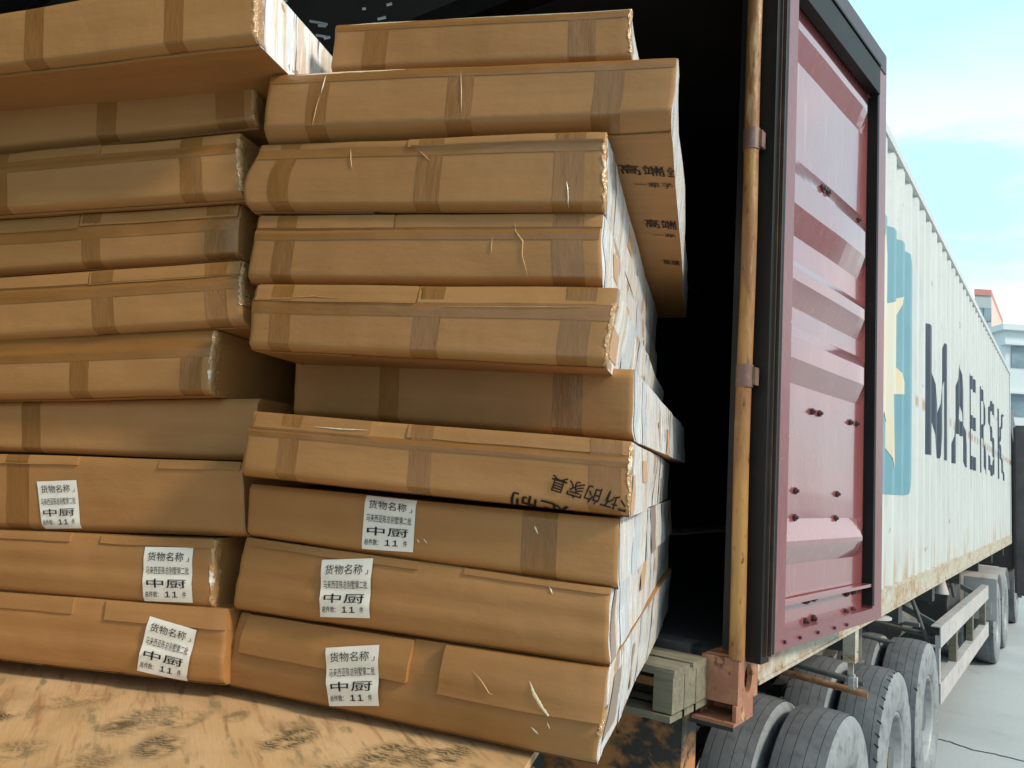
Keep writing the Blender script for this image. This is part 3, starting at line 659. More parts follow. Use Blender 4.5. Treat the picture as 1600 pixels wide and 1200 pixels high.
# ---------------------------------------------------------------- loading platform, pallet, plywood
ZP = 1.54
AX = Vector((math.cos(R(22)), math.sin(R(22)), 0)); AY = Vector((-AX.y, AX.x, 0))
mb = MB(); mb.box((-6, -4.5, 0), (-1.5, 2.35, 1.372)); pl = mb.build('loading_platform', m_hall); tag(pl, kind='structure')
def pallet(name, label, org, ax, ay, lx, ly, mt=m_pal, zt=ZP - .019, h=.145):
    org = Vector((org.x, org.y, 0)); r_ = empty(name, org + Vector((0, 0, zt - h)), label, 'pallet', None); z0 = zt - h; ax = ax.normalized(); ay = ay.normalized()
    n = max(2, int(ly / .13))
    for j in range(n):
        y = (j + .5) * ly / n; mb = MB(); mb.obox(org + ax*lx/2 + ay*y + Vector((0, 0, z0 + h - .011)), ax*lx/2, ay*(.055 if n < 20 else .058), UZ*.011); mb.build('deck_board', mt, r_)
    for x in (.04, lx/2, lx - .032):
        for y in (.05, ly/2, ly - .05):
            mb = MB(); mb.obox(org + ax*x + ay*y + Vector((0, 0, z0 + h*.53)), ax*.030, ay*.040, UZ*(h*.53 - .0225)); mb.build('block', mt, r_)
    for y in (.05, ly/2, ly - .05):
        mb = MB(); mb.obox(org + ax*lx/2 + ay*y + Vector((0, 0, z0 + .009)), ax*(lx/2 - .003), ay*.05, UZ*.009); mb.build('bottom_board', mt, r_)
    return r_
pc = PZ(1108, 1040, ZP - .02)
pallet('wooden_pallet', 'weathered grey wooden pallet wedged between the carton stack and the container corner', Vector((pc.x - 1.045, 2.12, 0)) , Vector((1, 0, 0)), Vector((0, 1, 0)), 1.0, .27)
mb = MB(); mb.box((-2.9, 2.36, 1.352), (-.96, 2.39, 1.374)); tag(mb.build('dock_plate', m_post), kind='structure')

m_ply = mat('stained_plywood', (.66, .43, .23), .55, var=[((1.2, 3, 1), 2.2, .40, .66, (.60, .36, .17)), ((1, 1.6, 1), 5, .48, .66, (.50, .31, .155)), ((2, 22, 1), 1.4, .56, .68, (.40, .21, .095)), ((1.5, 6, 1), 4.5, .57, .66, (.33, .235, .12)), ((3, 60, 1), 1.2, .66, .70, (.72, .52, .30)),
            ((1, 1, 1), 17, .71, .74, (.16, .07, .035))], bump=[((2, 20, 1), 5, .0015), ((1, 1, 1), 50, .0006)], rot=.5)
# footprints left by dirty soles: oval smudges broken up by tread bars
prints = [((250, 1108), (175, 1146), .5), ((308, 1116), (262, 1136), .9), ((262, 1150), (232, 1182), .9), ((205, 1128), (165, 1140), 1.), ((480, 1142), (420, 1168), .8), ((380, 1113), (355, 1127), .55), ((165, 1086), (70, 1104), .4),
          ((640, 1165), (575, 1195), .75), ((720, 1165), (665, 1195), .75), ((20, 1115), (-60, 1130), .9), ((470, 1128), (430, 1150), .3), ((560, 1195), (470, 1230), .8), ((60, 1160), (-40, 1190), .45), ((170, 1180), (80, 1215), .5)]
def footprints(m):
    t = m.node_tree; N = t.nodes; L = t.links; b = N['Principled BSDF']; cur = b.inputs['Base Color'].links[0].from_socket
    c = N.new('ShaderNodeTexCoord'); n2 = N.new('ShaderNodeTexNoise'); n2.inputs['Scale'].default_value = 26; n2.inputs['Detail'].default_value = 6; L.new(c.outputs['Object'], n2.inputs['Vector'])
    nr = N.new('ShaderNodeMapRange'); nr.inputs[1].default_value = .36; nr.inputs[2].default_value = .54; L.new(n2.outputs[0], nr.inputs[0])
    for (a, e, st_) in prints:
        A = PZ(*a, ZP); B = PZ(*e, ZP); cc = (A + B) / 2; d = A - B; ln = d.length / 2 * 1.4; st_ = min(1, st_ * 1.25); an = math.atan2(d.y, d.x); wd = min(.052, ln * .62)
        p = N.new('ShaderNodeMapping'); p.vector_type = 'TEXTURE'; p.inputs['Location'].default_value = (cc.x - PO.x, cc.y - PO.y, 0); p.inputs['Rotation'].default_value = (0, 0, an); p.inputs['Scale'].default_value = (ln, wd, 1)
        L.new(c.outputs['Object'], p.inputs[0]); fl = N.new('ShaderNodeVectorMath'); fl.operation = 'MULTIPLY'; fl.inputs[1].default_value = (1, 1, 0); L.new(p.outputs[0], fl.inputs[0])
        le = N.new('ShaderNodeVectorMath'); le.operation = 'LENGTH'; L.new(fl.outputs[0], le.inputs[0])
        # wobble the outline
        ad = N.new('ShaderNodeMath'); ad.operation = 'MULTIPLY_ADD'; L.new(n2.outputs[0], ad.inputs[0]); ad.inputs[1].default_value = .9; L.new(le.outputs['Value'], ad.inputs[2])
        mr = N.new('ShaderNodeMapRange'); mr.interpolation_type = 'SMOOTHSTEP'; mr.inputs[1].default_value = 1.72; mr.inputs[2].default_value = 1.05; mr.inputs[3].default_value = 0; mr.inputs[4].default_value = st_; L.new(ad.outputs[0], mr.inputs[0])
        wv = N.new('ShaderNodeTexWave'); wv.inputs['Scale'].default_value = 2.1; wv.inputs['Distortion'].default_value = 9; wv.inputs['Detail Scale'].default_value = 1.2; L.new(p.outputs[0], wv.inputs['Vector'])
        wr = N.new('ShaderNodeMapRange'); wr.inputs[1].default_value = .25; wr.inputs[2].default_value = .6; wr.inputs[3].default_value = .5; L.new(wv.outputs['Fac'], wr.inputs[0])
        q1 = N.new('ShaderNodeMath'); q1.operation = 'MULTIPLY'; L.new(mr.outputs[0], q1.inputs[0]); L.new(wr.outputs[0], q1.inputs[1])
        q2 = N.new('ShaderNodeMath'); q2.operation = 'MULTIPLY'; L.new(q1.outputs[0], q2.inputs[0]); L.new(nr.outputs[0], q2.inputs[1])
        x = N.new('ShaderNodeMix'); x.data_type = 'RGBA'; L.new(q2.outputs[0], x.inputs['Factor']); L.new(cur, x.inputs['A']); x.inputs['B'].default_value = (.09, .072, .035, 1); cur = x.outputs['Result']
    L.new(cur, b.inputs['Base Color'])
E1 = PZ(838, 1170, ZP); PO = Vector((E1.x, E1.y, ZP - .018))
footprints(m_ply)
# plywood sheet: right edge runs along the cartons' length
pw = Vector((WD.x, WD.y, 0)); pr_ = Vector((-math.cos(R(15)), -math.sin(R(15)), 0))
cn = [E1 - pw * 1.0, E1 + pw * .42, E1 + pw * .42 + pr_ * 2.2, E1 - pw * 1.0 + pr_ * 2.2]
mb = MB(); mb.add([(q.x, q.y, ZP) for q in cn] + [(q.x, q.y, ZP - .018) for q in cn], [(0,1,2,3),(7,6,5,4),(0,4,5,1),(1,5,6,2),(2,6,7,3),(3,7,4,0)])
tag(mb.build('plywood_sheet', m_ply, None, origin=PO), 'scuffed plywood sheet with muddy footprints under the carton stacks', 'plywood board')
pallet('loading_pallet', 'wooden pallet under the footprint marked plywood sheet', E1 + pr_*.06 - pw*.9, pr_*1, pw, 1.9, 1.2)

# ---------------------------------------------------------------- cartons
def inv_bil(px, py, Q):
    """px quad (TL,TR,BR,BL) -> u,v (v up)"""
    u = v = .5
    TL, TR, BR, BL = Q
    for _ in range(12):
        x = (1-u)*(1-v)*BL[0] + u*(1-v)*BR[0] + u*v*TR[0] + (1-u)*v*TL[0]; y = (1-u)*(1-v)*BL[1] + u*(1-v)*BR[1] + u*v*TR[1] + (1-u)*v*TL[1]
        xu = (1-v)*(BR[0]-BL[0]) + v*(TR[0]-TL[0]); yu = (1-v)*(BR[1]-BL[1]) + v*(TR[1]-TL[1])
        xv = (1-u)*(TL[0]-BL[0]) + u*(TR[0]-BR[0]); yv = (1-u)*(TL[1]-BL[1]) + u*(TR[1]-BR[1])
        D = xu*yv - xv*yu; ex = px - x; ey = py - y
        u += (ex*yv - xv*ey)/D; v += (xu*ey - ex*yu)/D
    return u, v
GRP = {'mid': 'flat cartons in the right hand stack', 'left': 'flat cartons in the left hand stack'}
class Carton:
    def __init__(s, q, dl, dr, L, label, stack, prof, tapes=(), flaps=(), side='film_glare', bulge=0, seed=0, htape=(), amp=.003, skew=0):
        s.Q = q; s.seed = seed; s.prof = prof; s.L = L; s.amp = amp; s.bulge = bulge; s.flaps = []
        TL, TR, BR, BL = q
        s.c = [PD(*TL, dl), PD(*TR, dr), PD(*BR, dr), PD(*BL, dl)]
        a = (s.c[1] + s.c[2]) / 2 - (s.c[0] + s.c[3]) / 2; s.wd = a.length; a.z = 0; a.normalize(); s.ua = a
        s.n = Vector((a.y, -a.x, 0)); s.W = (WD * .75 - s.n * .25).normalized()
        if skew: s.W = (s.W + a * skew).normalized()
        s.h = ((s.c[0] - s.c[3]).length + (s.c[1] - s.c[2]).length) / 2
        s.off = Vector((seed * 3.1, seed * 1.7, seed * .9))
        for fl in flaps:
            x0, x1, v0, v1, th = fl; u0 = s.u_at(x0); u1 = s.u_at(x1); s.flaps.append((u0, u1, v0, v1, th))
        base = (s.c[2] + s.c[3]) / 2
        us = sorted(set([0, .004, .012, .03] + [i / 44 for i in range(2, 43)] + [.97, .988, .996, 1])); vs_ = [0, .012, .025, .04, .06, .085, .12, .18, .25, .33, .42, .5, .58, .66, .73, .79, .85, .9, .94, .97, 1]
        ws = [0, .004, .015, .035, .06] + [.1 + .09 * i for i in range(11)]
        mb = MB()
        def grid(A, B, fn, mi, flip, uvf):
            P = [fn(a, b) for b in B for a in A]; n = len(A)
            fs = [(j*n+i, j*n+i+1, (j+1)*n+i+1, (j+1)*n+i) for j in range(len(B)-1) for i in range(n-1)]
            if flip: fs = [f[::-1] for f in fs]
            mb.add(P, fs, mi, True, [uvf(a, b) for b in B for a in A])
        sm = 1 if side == 'film_glare' else 0
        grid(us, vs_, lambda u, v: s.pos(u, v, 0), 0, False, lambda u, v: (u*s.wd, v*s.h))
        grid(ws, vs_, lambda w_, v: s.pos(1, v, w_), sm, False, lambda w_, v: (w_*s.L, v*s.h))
        grid(ws, vs_, lambda w_, v: s.pos(0, v, w_), 0, True, lambda w_, v: (w_*s.L, v*s.h))
        grid(us, ws, lambda u, w_: s.pos(u, 1, w_), 0, False, lambda u, w_: (u*s.wd, w_*s.L))
        grid(us, ws, lambda u, w_: s.pos(u, 0, w_), 0, True, lambda u, w_: (u*s.wd, w_*s.L))
        grid([0, .25, .5, .75, 1], [0, .5, 1], lambda u, v: s.pos(u, v, 1), 0, True, lambda u, v: (u*s.wd, v*s.h))
        s.o = mb.build('carton', [m_card, m_film_glare], None, origin=base); tag(s.o, label, 'carton', GRP[stack])
        for (u0, u1, v0, v1, th) in s.flaps: s.patch('flap', u0, u1, v0, v1, th, m_card, thick=True)
        for (x0, x1) in tapes: s.patch('tape_strip', s.u_at(x0), s.u_at(x1), .0, 1., .0006, m_tape, tape=True)
        for (v0, v1) in htape: s.patch('tape_strip', 0.004, .996, v0, v1, .0010, m_tapeh, tape=True)
    def u_at(s, x): return min(1, max(0, inv_bil(x, sum(p[1] for p in s.Q) / 4, s.Q)[0]))
    def pr(s, v):
        p = s.prof
        if v <= p[0][0]: return p[0][1]
        for (a, x), (b, y) in zip(p, p[1:]):
            if v <= b:
                t = (v - a) / (b - a); return x + (y - x) * t
        return p[-1][1]
    def pos(s, u, v, w_=0, extra=0):
        TL, TR, BR, BL = s.c
        p = BL*((1-u)*(1-v)) + BR*(u*(1-v)) + TR*(u*v) + TL*((1-u)*v)
        fall = max(0, 1 - w_ * s.L / .12)
        q = Vector((u * s.wd * 1.0, v * s.h, 0)) + s.off
        f_ = s.pr(v) + s.amp * noise.noise(q * 5) + s.amp * .5 * noise.noise(Vector((q.x * 2, q.y * 14, 1))) + s.amp * .35 * noise.noise(q * 16)
        du = min(u, 1 - u) * s.wd; dv = min(v, 1 - v) * s.h
        ed = max(0, 1 - du / .006)**2 * .003 + max(0, 1 - dv / .006)**2 * .0022 + max(0, 1 - v * s.h / .014)**2 * .010
        if w_ == 0: f_ -= ed
        else: f_ -= ed * (1 if w_ < .001 else 0)
        f_ *= fall; p = p + s.n * (f_ + extra) + s.W * (w_ * s.L)
        sd_ = .007 * noise.noise(Vector((w_ * s.L * 3, v * s.h * 9, s.seed + .5))) + .003 * noise.noise(Vector((w_ * s.L * 14, v * s.h * 20, s.seed)))
        p = p + s.ua * ((u - .5) * 2 * sd_)
        if s.bulge: p = p - s.ua * (s.bulge * math.sin(math.pi * min(1, max(0, v * 1.15)))**1 * (1 - u)**3)
        # long edges are never quite straight
        p.z += (.0022 * noise.noise(Vector((u * s.wd * 4, s.seed * 2.2, v * 2)))) 
        return p
    def cf(s, u, v):
        m_ = 0
        for (u0, u1, v0, v1, th) in s.flaps:
            if u0 <= u <= u1 and v0 <= v <= v1: m_ = max(m_, th)
        return m_
    def patch(s, name, u0, u1, v0, v1, off, m, thick=False, tape=False):
        n = max(2, int(abs(u1 - u0) * 44)); k_ = max(2, int(abs(v1 - v0) * 16)); mb = MB()
        if thick:
            U = [u0 + (u1-u0)*i/n for i in range(n+1)]; V = [v0 + (v1-v0)*j/k_ for j in range(k_+1)]
            wob = lambda u: .012 * noise.noise(Vector((u * 9, s.seed, 4)))
            P = [s.pos(u, min(1, v + (wob(u) if v == v0 and v0 > 0 else 0)), 0, off) for v in V for u in U]; nn = n + 1
            mb.add(P, [(j*nn+i, j*nn+i+1, (j+1)*nn+i+1, (j+1)*nn+i) for j in range(k_) for i in range(n)], 0, True, [(u*s.wd, v*s.h) for v in V for u in U])
            rim = [(u, v0) for u in U] + [(u1, v) for v in V[1:]] + [(u, v1) for u in U[::-1][1:]] + [(u0, v) for v in V[::-1][1:]]
            vv = []
            for (u, v) in rim:
                v_ = min(1, v + (wob(u) if v == v0 and v0 > 0 else 0)); vv += [s.pos(u, v_, 0, off), s.pos(u, v_, 0, -.001)]
            mb.add(vv, [(2*i, 2*i+1, 2*i+3, 2*i+2) for i in range(len(rim)-1)], 0, False, [(a*s.wd, b*s.h) for (a, b) in rim for _ in (0, 1)])
        else:
            n = max(6, int(abs(u1 - u0) * 60)); k_ = max(8, int(abs(v1 - v0) * 40))
            ra = random.Random(s.seed * 31 + int(u0 * 99)); j0 = ra.uniform(-.004, .004); j1 = ra.uniform(-.004, .004)
            U = [u0 + (u1-u0)*i/n for i in range(n+1)]; V = [v0 + (v1-v0)*j/k_ for j in range(k_+1)]; P = []
            for v in V:
                for u in U:
                    uu = min(1, max(0, u + (j0 * v + j1 * (1 - v) if tape and u1 - u0 < .3 else 0)))
                    P.append(s.pos(uu, v, 0, off + s.cf(uu, v)))
            nn = n + 1
            mb.add(P, [(j*nn+i, j*nn+i+1, (j+1)*nn+i+1, (j+1)*nn+i) for j in range(k_) for i in range(n)], 0, True, [(u*s.wd, v*s.h) for v in V for u in U])
        return mb.build(name, m, s.o)
    def quad_uv(s, q, a, b):
        """a,b in the unit square (b up) of the px quad TL,TR,BR,BL"""
        x = (1-a)*b*q[0][0] + a*b*q[1][0] + a*(1-b)*q[2][0] + (1-a)*(1-b)*q[3][0]; y = (1-a)*b*q[0][1] + a*b*q[1][1] + a*(1-b)*q[2][1] + (1-a)*(1-b)*q[3][1]
        return inv_bil(x, y, s.Q)
    def text(s, q, txt, box, off, m, parent=None, name='printed_text', bold=0):
        v_, f_ = glyphs(txt, bold); x0, x1, y0, y1 = box; bm = bmesh.new(); vs = []
        for (a, b) in v_:
            u, v = s.quad_uv(q, x0 + a*(x1-x0), y0 + b*(y1-y0)); vs.append(bm.verts.new((u, v, 0)))
        for f in f_:
            try: bm.faces.new([vs[i] for i in f])
            except ValueError: pass
        bmesh.ops.triangulate(bm, faces=bm.faces[:])
        for co, no in (((0, .004, 0), (0, -1, 0)), ((0, .992, 0), (0, 1, 0)), ((.992, 0, 0), (1, 0, 0))):
            bmesh.ops.bisect_plane(bm, geom=bm.verts[:] + bm.edges[:] + bm.faces[:], plane_co=co, plane_no=no, dist=1e-7, clear_outer=True)
        for vv in (.012, .025, .04, .06, .085, .12, .18, .25, .33, .42, .5, .58, .66, .73, .79, .85, .9):
            bmesh.ops.bisect_plane(bm, geom=bm.verts[:] + bm.edges[:] + bm.faces[:], plane_co=(0, vv, 0), plane_no=(0, 1, 0), dist=1e-7)
        bm.verts.index_update(); mb = MB()
        mb.add([s.pos(v.co.x, v.co.y, 0, off) for v in bm.verts], [[v.index for v in f.verts] for f in bm.faces]); bm.free()
        return mb
    def label(s, q, vmax=1):
        n = 12; P = []; cfm = max(s.cf(*s.quad_uv(q, a / 8, b / 8)) for a in range(9) for b in range(9))
        cr_ = lambda a, b: .0012 * max(0, noise.noise(Vector((a * 3, b * 1.5, s.seed * 4))))
        for j in range(n+1):
            for i in range(n+1):
                a, b = i/n, j/n; u, v = s.quad_uv(q, a, b); v = min(v, .995); P.append(s.pos(u, v, 0, .0022 + cfm + cr_(a, b)))
        mb = MB(); mb.add(P, [(j*(n+1)+i, j*(n+1)+i+1, (j+1)*(n+1)+i+1, (j+1)*(n+1)+i) for j in range(n) for i in range(n)], 0, True)
        lb = mb.build('shipping_label', m_paper, s.o)
        tm = MB()
        for t_, bx_, bd in (('货物名称', (.09, .83, .75, .915), 0), ('」', (.885, .94, .75, .82), 0), ('马来西亚陈总别墅第二批', (.06, .94, .50, .645), 0), ('中厨', (.09, .89, .26, .42), .004), ('总件数：', (.05, .33, .085, .195), .004),
                        ('件', (.81, .885, .085, .2), .004)):
            g_ = s.text(q, t_, bx_, .0044 + cfm, m_ink, bold=bd); tm.add(g_.v, g_.f)
        for x0 in (.45, .60):      # the figure 1, drawn with its flag and foot
            for (a0, a1, b0, b1) in ((x0 + .042, x0 + .068, .092, .198), (x0, x0 + .11, .088, .102), (x0 + .008, x0 + .042, .168, .182)):
                P = []
                for a, b in ((a0, b0), (a1, b0), (a1, b1), (a0, b1)):
                    u, v = s.quad_uv(q, a, b); P.append(s.pos(u, min(v, .995), 0, .0040 + cfm))
                tm.add(P, [(0, 1, 2, 3)])
        tm.build('printed_text', m_ink, lb)
    def crumple(s, v0=.02, v1=.98, uw=.010, seed=0):
        """loose glossy tape wrinkled over the right hand edge"""
        ra = random.Random(s.seed * 7 + seed); mb = MB(); n = 22; P = []
        for j in range(n + 1):
            v = v0 + (v1 - v0) * j / n
            a = s.pos(1 - uw * ra.uniform(.1, .8), v, 0, .0015); b = s.pos(1, v, 0, .001 + ra.uniform(0, .003)) + s.ua * ra.uniform(.0005, .003)
            c = s.pos(1, v, .010, 0) + s.ua * ra.uniform(.001, .004); d = s.pos(1, v, .016 + ra.uniform(0, .012), 0) + s.ua * .001
            P += [a, b, c, d]
        mb.add(P, [(4*j+i, 4*j+i+1, 4*j+i+5, 4*j+i+4) for j in range(n) for i in range(3)], 0, True); mb.build('crumpled_tape', m_crumple, s.o)

BEV = [(0, -.034), (.17, 0), (.9, 0), (1, -.003)]
BEVS = [(0, -.014), (.09, 0), (.9, 0), (1, -.002)]
LID = [(0, -.010), (.1, 0), (.72, .002), (.78, -.004), (1, -.010)]
PL = [(0, -.006), (.1, 0), (.9, .002), (1, -.004)]
SAG = [(0, -.004), (.35, .006), (.5, .001), (.7, .004), (1, -.006)]
LM = 1.72
def mid(*a, **k): return Carton(a[0], a[1], a[2], k.pop('L', LM), a[3], 'mid', a[4], seed=a[5], **k)
C = {}
C[1] = mid([(522,38),(988,12),(986,93),(516,112)], 1.66, 1.50, 'topmost carton of the right stack, set back with a shiny taped top edge', PL, 1, tapes=[(573,612),(897,937)], htape=[(.82,1)], L=1.55)
C[2] = mid([(424,116),(1058,88),(1048,192),(408,217)], 1.60, 1.42, 'widest carton, second from top of right stack, overhanging towards the container', BEV, 2, tapes=[(490,524),(716,756),(936,978)], htape=[(.84,1)], L=1.83)
C[3] = mid([(405,226),(947,206),(941,327),(386,325)], 1.62, 1.44, 'carton third from top of right stack with a bulging left end', BEVS, 3, tapes=[(437,470),(667,705),(872,915)], flaps=[(648,946,.88,1,.004)], bulge=.02, htape=[(.76,.9)])
C[4] = mid([(399,335),(942,332),(938,446),(387,440)], 1.63, 1.45, 'carton fourth from top of right stack with a cracked vertical crease', LID, 4, tapes=[(432,466),(870,915)], flaps=[(399,626,.8,1,.004),(629,941,.8,1,.003)], htape=[(.62,.8)])
C[5] = mid([(398,443),(962,448),(946,573),(385,545)], 1.58, 1.40, 'carton fifth from top of right stack with a slit lid and wide taped seam', LID, 5, tapes=[(425,460),(662,704),(884,927)], flaps=[(398,662,.74,1,.005),(665,961,.76,1,.003)], htape=[(.56,.76)])
C[6] = mid([(463,556),(990,577),(990,689),(455,648)], 1.80, 1.50, 'recessed carton sixth from top, shaded by the carton above it', PL, 6, tapes=[(612,645),(880,922)], L=1.7)
C[7] = mid([(388,642),(989,690),(984,808),(374,745)], 1.57, 1.40, 'carton seventh from top with upside down black Chinese print at its right end', LID, 7, tapes=[(437,470),(655,690),(930,976)], flaps=[(388,588,.76,1,.004),(648,988,.80,1,.003)], htape=[(.64,.78)])
C[8] = mid([(392,756),(965,812),(964,923),(385,838)], 1.66, 1.43, 'carton third from bottom of right stack, white label tucked at its upper edge', PL, 8, tapes=[(830,880)])
C[9] = mid([(381,840),(955,920),(951,1043),(363,953)], 1.67, 1.43, 'carton second from bottom of right stack, white label left of centre', SAG, 9, flaps=[(381,672,.90,1,.005),(743,955,.92,1,.004)])
C[10] = mid([(374,957),(949,1046),(932,1199),(350,1073)], 1.70, 1.425, 'bottom carton of right stack with an open lid gap beside its white label', SAG, 10, flaps=[(373,664,.5,1,.011),(716,949,.46,1,.015)], htape=())
for k, e in ((1, (.0, 1)), (3, (0, 1)), (5, (0, .8)), (7, (.1, .95)), (10, (.3, .6))): C[k].crumple(*e)
C[8].label([(592,774),(673,784),(668,866),(585,860)])
C[9].label([(522,876),(606,875),(603,969),(521,966)])
C[10].label([(537,1014),(622,1010),(624,1106),(541,1106)])
q7 = [(983,806),(868,770),(876,743),(990,777)]
tm = C[7].text([(990,806),(868,768),(877,743),(998,779)], '不坏的家具', (0, 1, 0, 1), .0034, m_inkc, bold=.006)
tm.build('printed_text', m_inkc, C[7].o)
tm = C[7].text([(931,836),(807,800),(817,769),(941,805)], '屋定制', (0, 1, 0, 1), .0034, m_inkc, bold=.006); tm.build('printed_text', m_inkc, C[7].o)

def left(*a, **k): return Carton(a[0], a[1], a[2], k.pop('L', 1.45), a[3], 'left', a[4], seed=a[5], side=k.pop('side', 'card'), **k)
left([(-150,46),(400,-50),(400,62),(-150,125)], 1.62, 1.47, 'topmost carton of left stack, leaning forward with glossy tape on its end', BEVS, 21, tapes=[(48,78),(268,296)], side='film_glare').crumple()
left([(-150,160),(396,97),(394,194),(-150,250)], 1.80, 1.67, 'carton second from top of left stack with one small dark hole', BEVS, 22, tapes=[(160,190),(338,380)]).crumple()
left([(-150,255),(372,204),(376,308),(-150,344)], 1.78, 1.65, 'carton third from top of left stack with peeling tape at its end', LID, 23, tapes=[(-10,20),(287,320)], flaps=[(-150,165,.84,1,.004)], htape=[(.66,.84)]).crumple(.1, .9)
left([(-150,352),(371,318),(374,402),(-150,437)], 1.81, 1.68, 'carton fourth from top of left stack with a slit folded lid', LID, 24, tapes=[(138,166),(325,376)], flaps=[(-150,132,.72,1,.004),(134,371,.76,1,.005)], htape=[(.52,.74)])
left([(-150,443),(378,406),(380,508),(-150,541)], 1.79, 1.66, 'carton fifth from top of left stack with broad tape under its lid', LID, 25, tapes=[(153,186),(325,357)], flaps=[(-150,146,.8,1,.004),(148,377,.78,1,.005)], htape=[(.56,.8)]).crumple(.3, .9)
left([(-150,536),(331,514),(329,617),(-150,629)], 1.80, 1.68, 'short carton sixth from top of left stack, its lit end set back', LID, 26, tapes=[(118,147),(287,319)], htape=[(.58,1)]).crumple(0, .98)
left([(-150,631),(404,622),(398,720),(-150,700)], 1.83, 1.73, 'shaded plain carton seventh from top of left stack', PL, 27, tapes=[(40,70)])
c8 = left([(-150,704),(378,722),(383,840),(-150,822)], 1.82, 1.69, 'carton third from bottom of left stack with a small white label and notched lid', PL, 28, flaps=[(-150,134,.88,1,.004),(258,378,.88,1,.004)], tapes=[(20,55)])
c9 = left([(-150,824),(335,843),(330,953),(-150,912)], 1.79, 1.68, 'carton second from bottom of left stack, creased white label near its rounded end', SAG, 29, flaps=[(-150,116,.88,1,.004),(163,334,.88,1,.004)])
c10 = left([(-150,915),(352,952),(347,1073),(-150,1017)], 1.79, 1.67, 'bottom carton of left stack, tilted white label near its dented end', SAG, 30, flaps=[(-150,122,.78,1,.004),(172,352,.74,1,.005)])
c9.crumple(0, .98)
c8.label([(68,753),(130,751),(136,826),(76,827)]); c9.label([(233,854),(305,855),(303,942),(229,940)]); c10.label([(241,962),(311,983),(296,1065),(224,1047)])

# print on the underside of the wide overhanging carton
z2 = min(C[2].pos(1, 0, w_).z for w_ in (.1, .3, .5, .8))
def under(q, t_, bold=.004):
    v_, f_ = glyphs(t_, bold); vs = []
    for a, b in v_:
        x = (1-a)*b*q[0][0] + a*b*q[1][0] + a*(1-b)*q[2][0] + (1-a)*(1-b)*q[3][0]; y = (1-a)*b*q[0][1] + a*b*q[1][1] + a*(1-b)*q[2][1] + (1-a)*(1-b)*q[3][1]
        p = PZ(x, y, z2 - .003); vs.append(p)
    mb = MB(); mb.add(vs, f_); return mb
def onto_bottom(mb):
    for p in mb.v:      # sit 1.5 mm below the bottom face at that spot
        rel = p - C[2].c[3]; W_ = C[2].W; a = C[2].c[2] - C[2].c[3]; ah = Vector((a.x, a.y, 0)); det = ah.x*W_.y - ah.y*W_.x
        u = (rel.x*W_.y - rel.y*W_.x)/det; w_ = (ah.x*rel.y - ah.y*rel.x)/det / C[2].L; p.z = C[2].pos(min(1, max(0, u)), 0, max(.07, w_)).z - .0018
    return mb
for q, t_ in (([(964,256),(1036,261),(1040,277),(972,271)], '高端'), ([(1040,262),(1053,263),(1055,278),(1043,277)], '全'), ([(990,284),(1051,288),(1053,296),(993,291)], '一辈子'), ([(1005,342),(1056,346),(1058,360),(1010,355)], '高端'),
              ([(1018,364),(1055,367),(1056,372),(1022,370)], '一辈'), ([(1034,405),(1061,408),(1062,416),(1038,413)], '高端')):
    onto_bottom(under(q, t_)).build('printed_text', m_inkc, C[2].o)

# ---------------------------------------------------------------- crease ridges in tape and board, their glints painted pale
m_glint = mat('tape_crease_glint', (.80, .66, .46), .18, spec=.9)
m_glint_soft = mat('board_crease_glint', (.56, .30, .12), .35)
def crease(c, pts, wd=.0016, m=m_glint, ht=.0018):
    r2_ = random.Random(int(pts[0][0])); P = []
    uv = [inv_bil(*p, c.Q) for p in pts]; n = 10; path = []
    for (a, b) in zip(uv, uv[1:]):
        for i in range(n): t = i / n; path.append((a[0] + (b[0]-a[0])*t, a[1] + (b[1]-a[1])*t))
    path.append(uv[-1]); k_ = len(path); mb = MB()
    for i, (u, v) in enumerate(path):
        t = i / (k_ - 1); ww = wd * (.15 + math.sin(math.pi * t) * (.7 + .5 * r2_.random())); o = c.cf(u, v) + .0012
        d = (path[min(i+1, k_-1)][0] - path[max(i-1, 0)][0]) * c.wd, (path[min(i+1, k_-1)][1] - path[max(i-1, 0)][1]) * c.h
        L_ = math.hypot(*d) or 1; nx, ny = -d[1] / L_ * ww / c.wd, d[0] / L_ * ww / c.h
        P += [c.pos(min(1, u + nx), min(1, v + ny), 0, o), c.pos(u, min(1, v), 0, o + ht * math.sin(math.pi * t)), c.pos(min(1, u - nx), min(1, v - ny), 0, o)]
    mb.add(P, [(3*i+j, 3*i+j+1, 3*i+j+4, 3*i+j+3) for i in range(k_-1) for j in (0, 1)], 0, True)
    mb.build('crease', m, c.o)
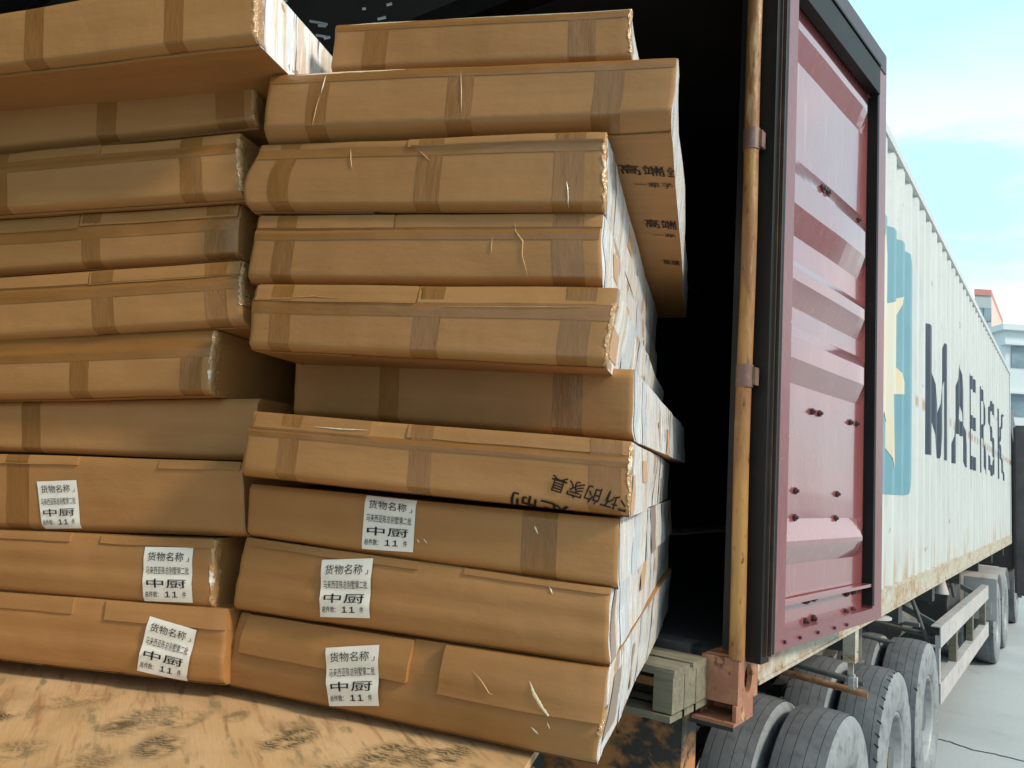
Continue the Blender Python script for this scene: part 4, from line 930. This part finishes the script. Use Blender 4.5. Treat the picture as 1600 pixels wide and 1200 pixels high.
for k, pts, wd_, mm in ((10, [(847,1062),(853,1082),(864,1104),(876,1121)], .003, m_glint), (10, [(846,1137),(857,1150)], .0015, m_glint), (10, [(868,1128),(872,1140)], .0014, m_glint), (9, [(870,917),(876,930)], .0014, m_glint),
      (8, [(849,823),(854,837)], .0016, m_glint), (8, [(674,846),(678,852)], .001, m_glint), (8, [(684,845),(690,853)], .001, m_glint), (3, [(890,284),(892,322)], .0012, m_glint),
      (4, [(815,344),(817,362),(828,378),(826,400),(834,438)], .0016, m_glint_soft), (4, [(783,372),(780,398)], .001, m_glint_soft), (2, [(520,118),(512,146)], .0014, m_glint), (2, [(512,146),(503,172),(495,198)], .001, m_glint_soft),
      (2, [(738,108),(739,180)], .001, m_glint_soft), (7, [(500,668),(548,672),(590,673)], .0012, m_glint), (5, [(420,468),(500,463),(560,468)], .001, m_glint_soft), (5, [(700,480),(840,482),(940,482)], .001, m_glint_soft),
      (10, [(766,1048),(780,1064),(790,1082),(797,1085)], .0012, m_glint_soft), (3, [(560,232),(563,250),(568,266)], .001, m_glint_soft), (3, [(668,232),(690,252)], .001, m_glint_soft),
      (2, [(470,117),(560,111),(650,107)], .0028, m_glint), (1, [(545,39),(600,34),(660,31)], .0022, m_glint), (1, [(700,29),(840,22),(980,15)], .0012, m_glint)):
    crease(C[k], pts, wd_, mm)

m_pwhite = mat('tape_sky_glare', (.80, .83, .88), .12, bump=[((2, 2, 1), 20, .003)]); m_pgrey = mat('grey_brown_patch', (.34, .27, .23), .3); m_pbrown = mat('brown_side_patch', (.50, .30, .17), .5)  # white bands paint in sky reflections; darker patches stand for shadow rectangles
def side_bands(c, k):
    r2_ = random.Random(k * 13 + 5); w0 = .02
    while w0 < .9:
        wd_ = r2_.uniform(.012, .045) if r2_.random() < .6 else r2_.uniform(.05, .11); m_ = r2_.choice([m_pwhite, m_pwhite, m_pgrey, m_pbrown]); a, b = (0.0, 1.0) if m_ is m_pwhite else (r2_.choice([0, .15, .45]), r2_.choice([.55, .8, 1]))
        sl_ = r2_.uniform(-.03, .06); mb = MB(); n = 8; P = []
        for j in range(n + 1):
            v = a + (b - a) * j / n
            for i in range(4): P.append(c.pos(1, v, min(1, w0 + sl_ * v + wd_ * i / 3), 0) + c.ua * .0015)
        mb.add(P, [(4*j+i, 4*j+i+1, 4*j+i+5, 4*j+i+4) for j in range(n) for i in range(3)], 0, True); mb.build('side_band', m_, c.o)
        w0 += wd_ + r2_.uniform(.03, .16)
for k in (3, 4, 5, 6, 7, 8, 9, 10): side_bands(C[k], k)
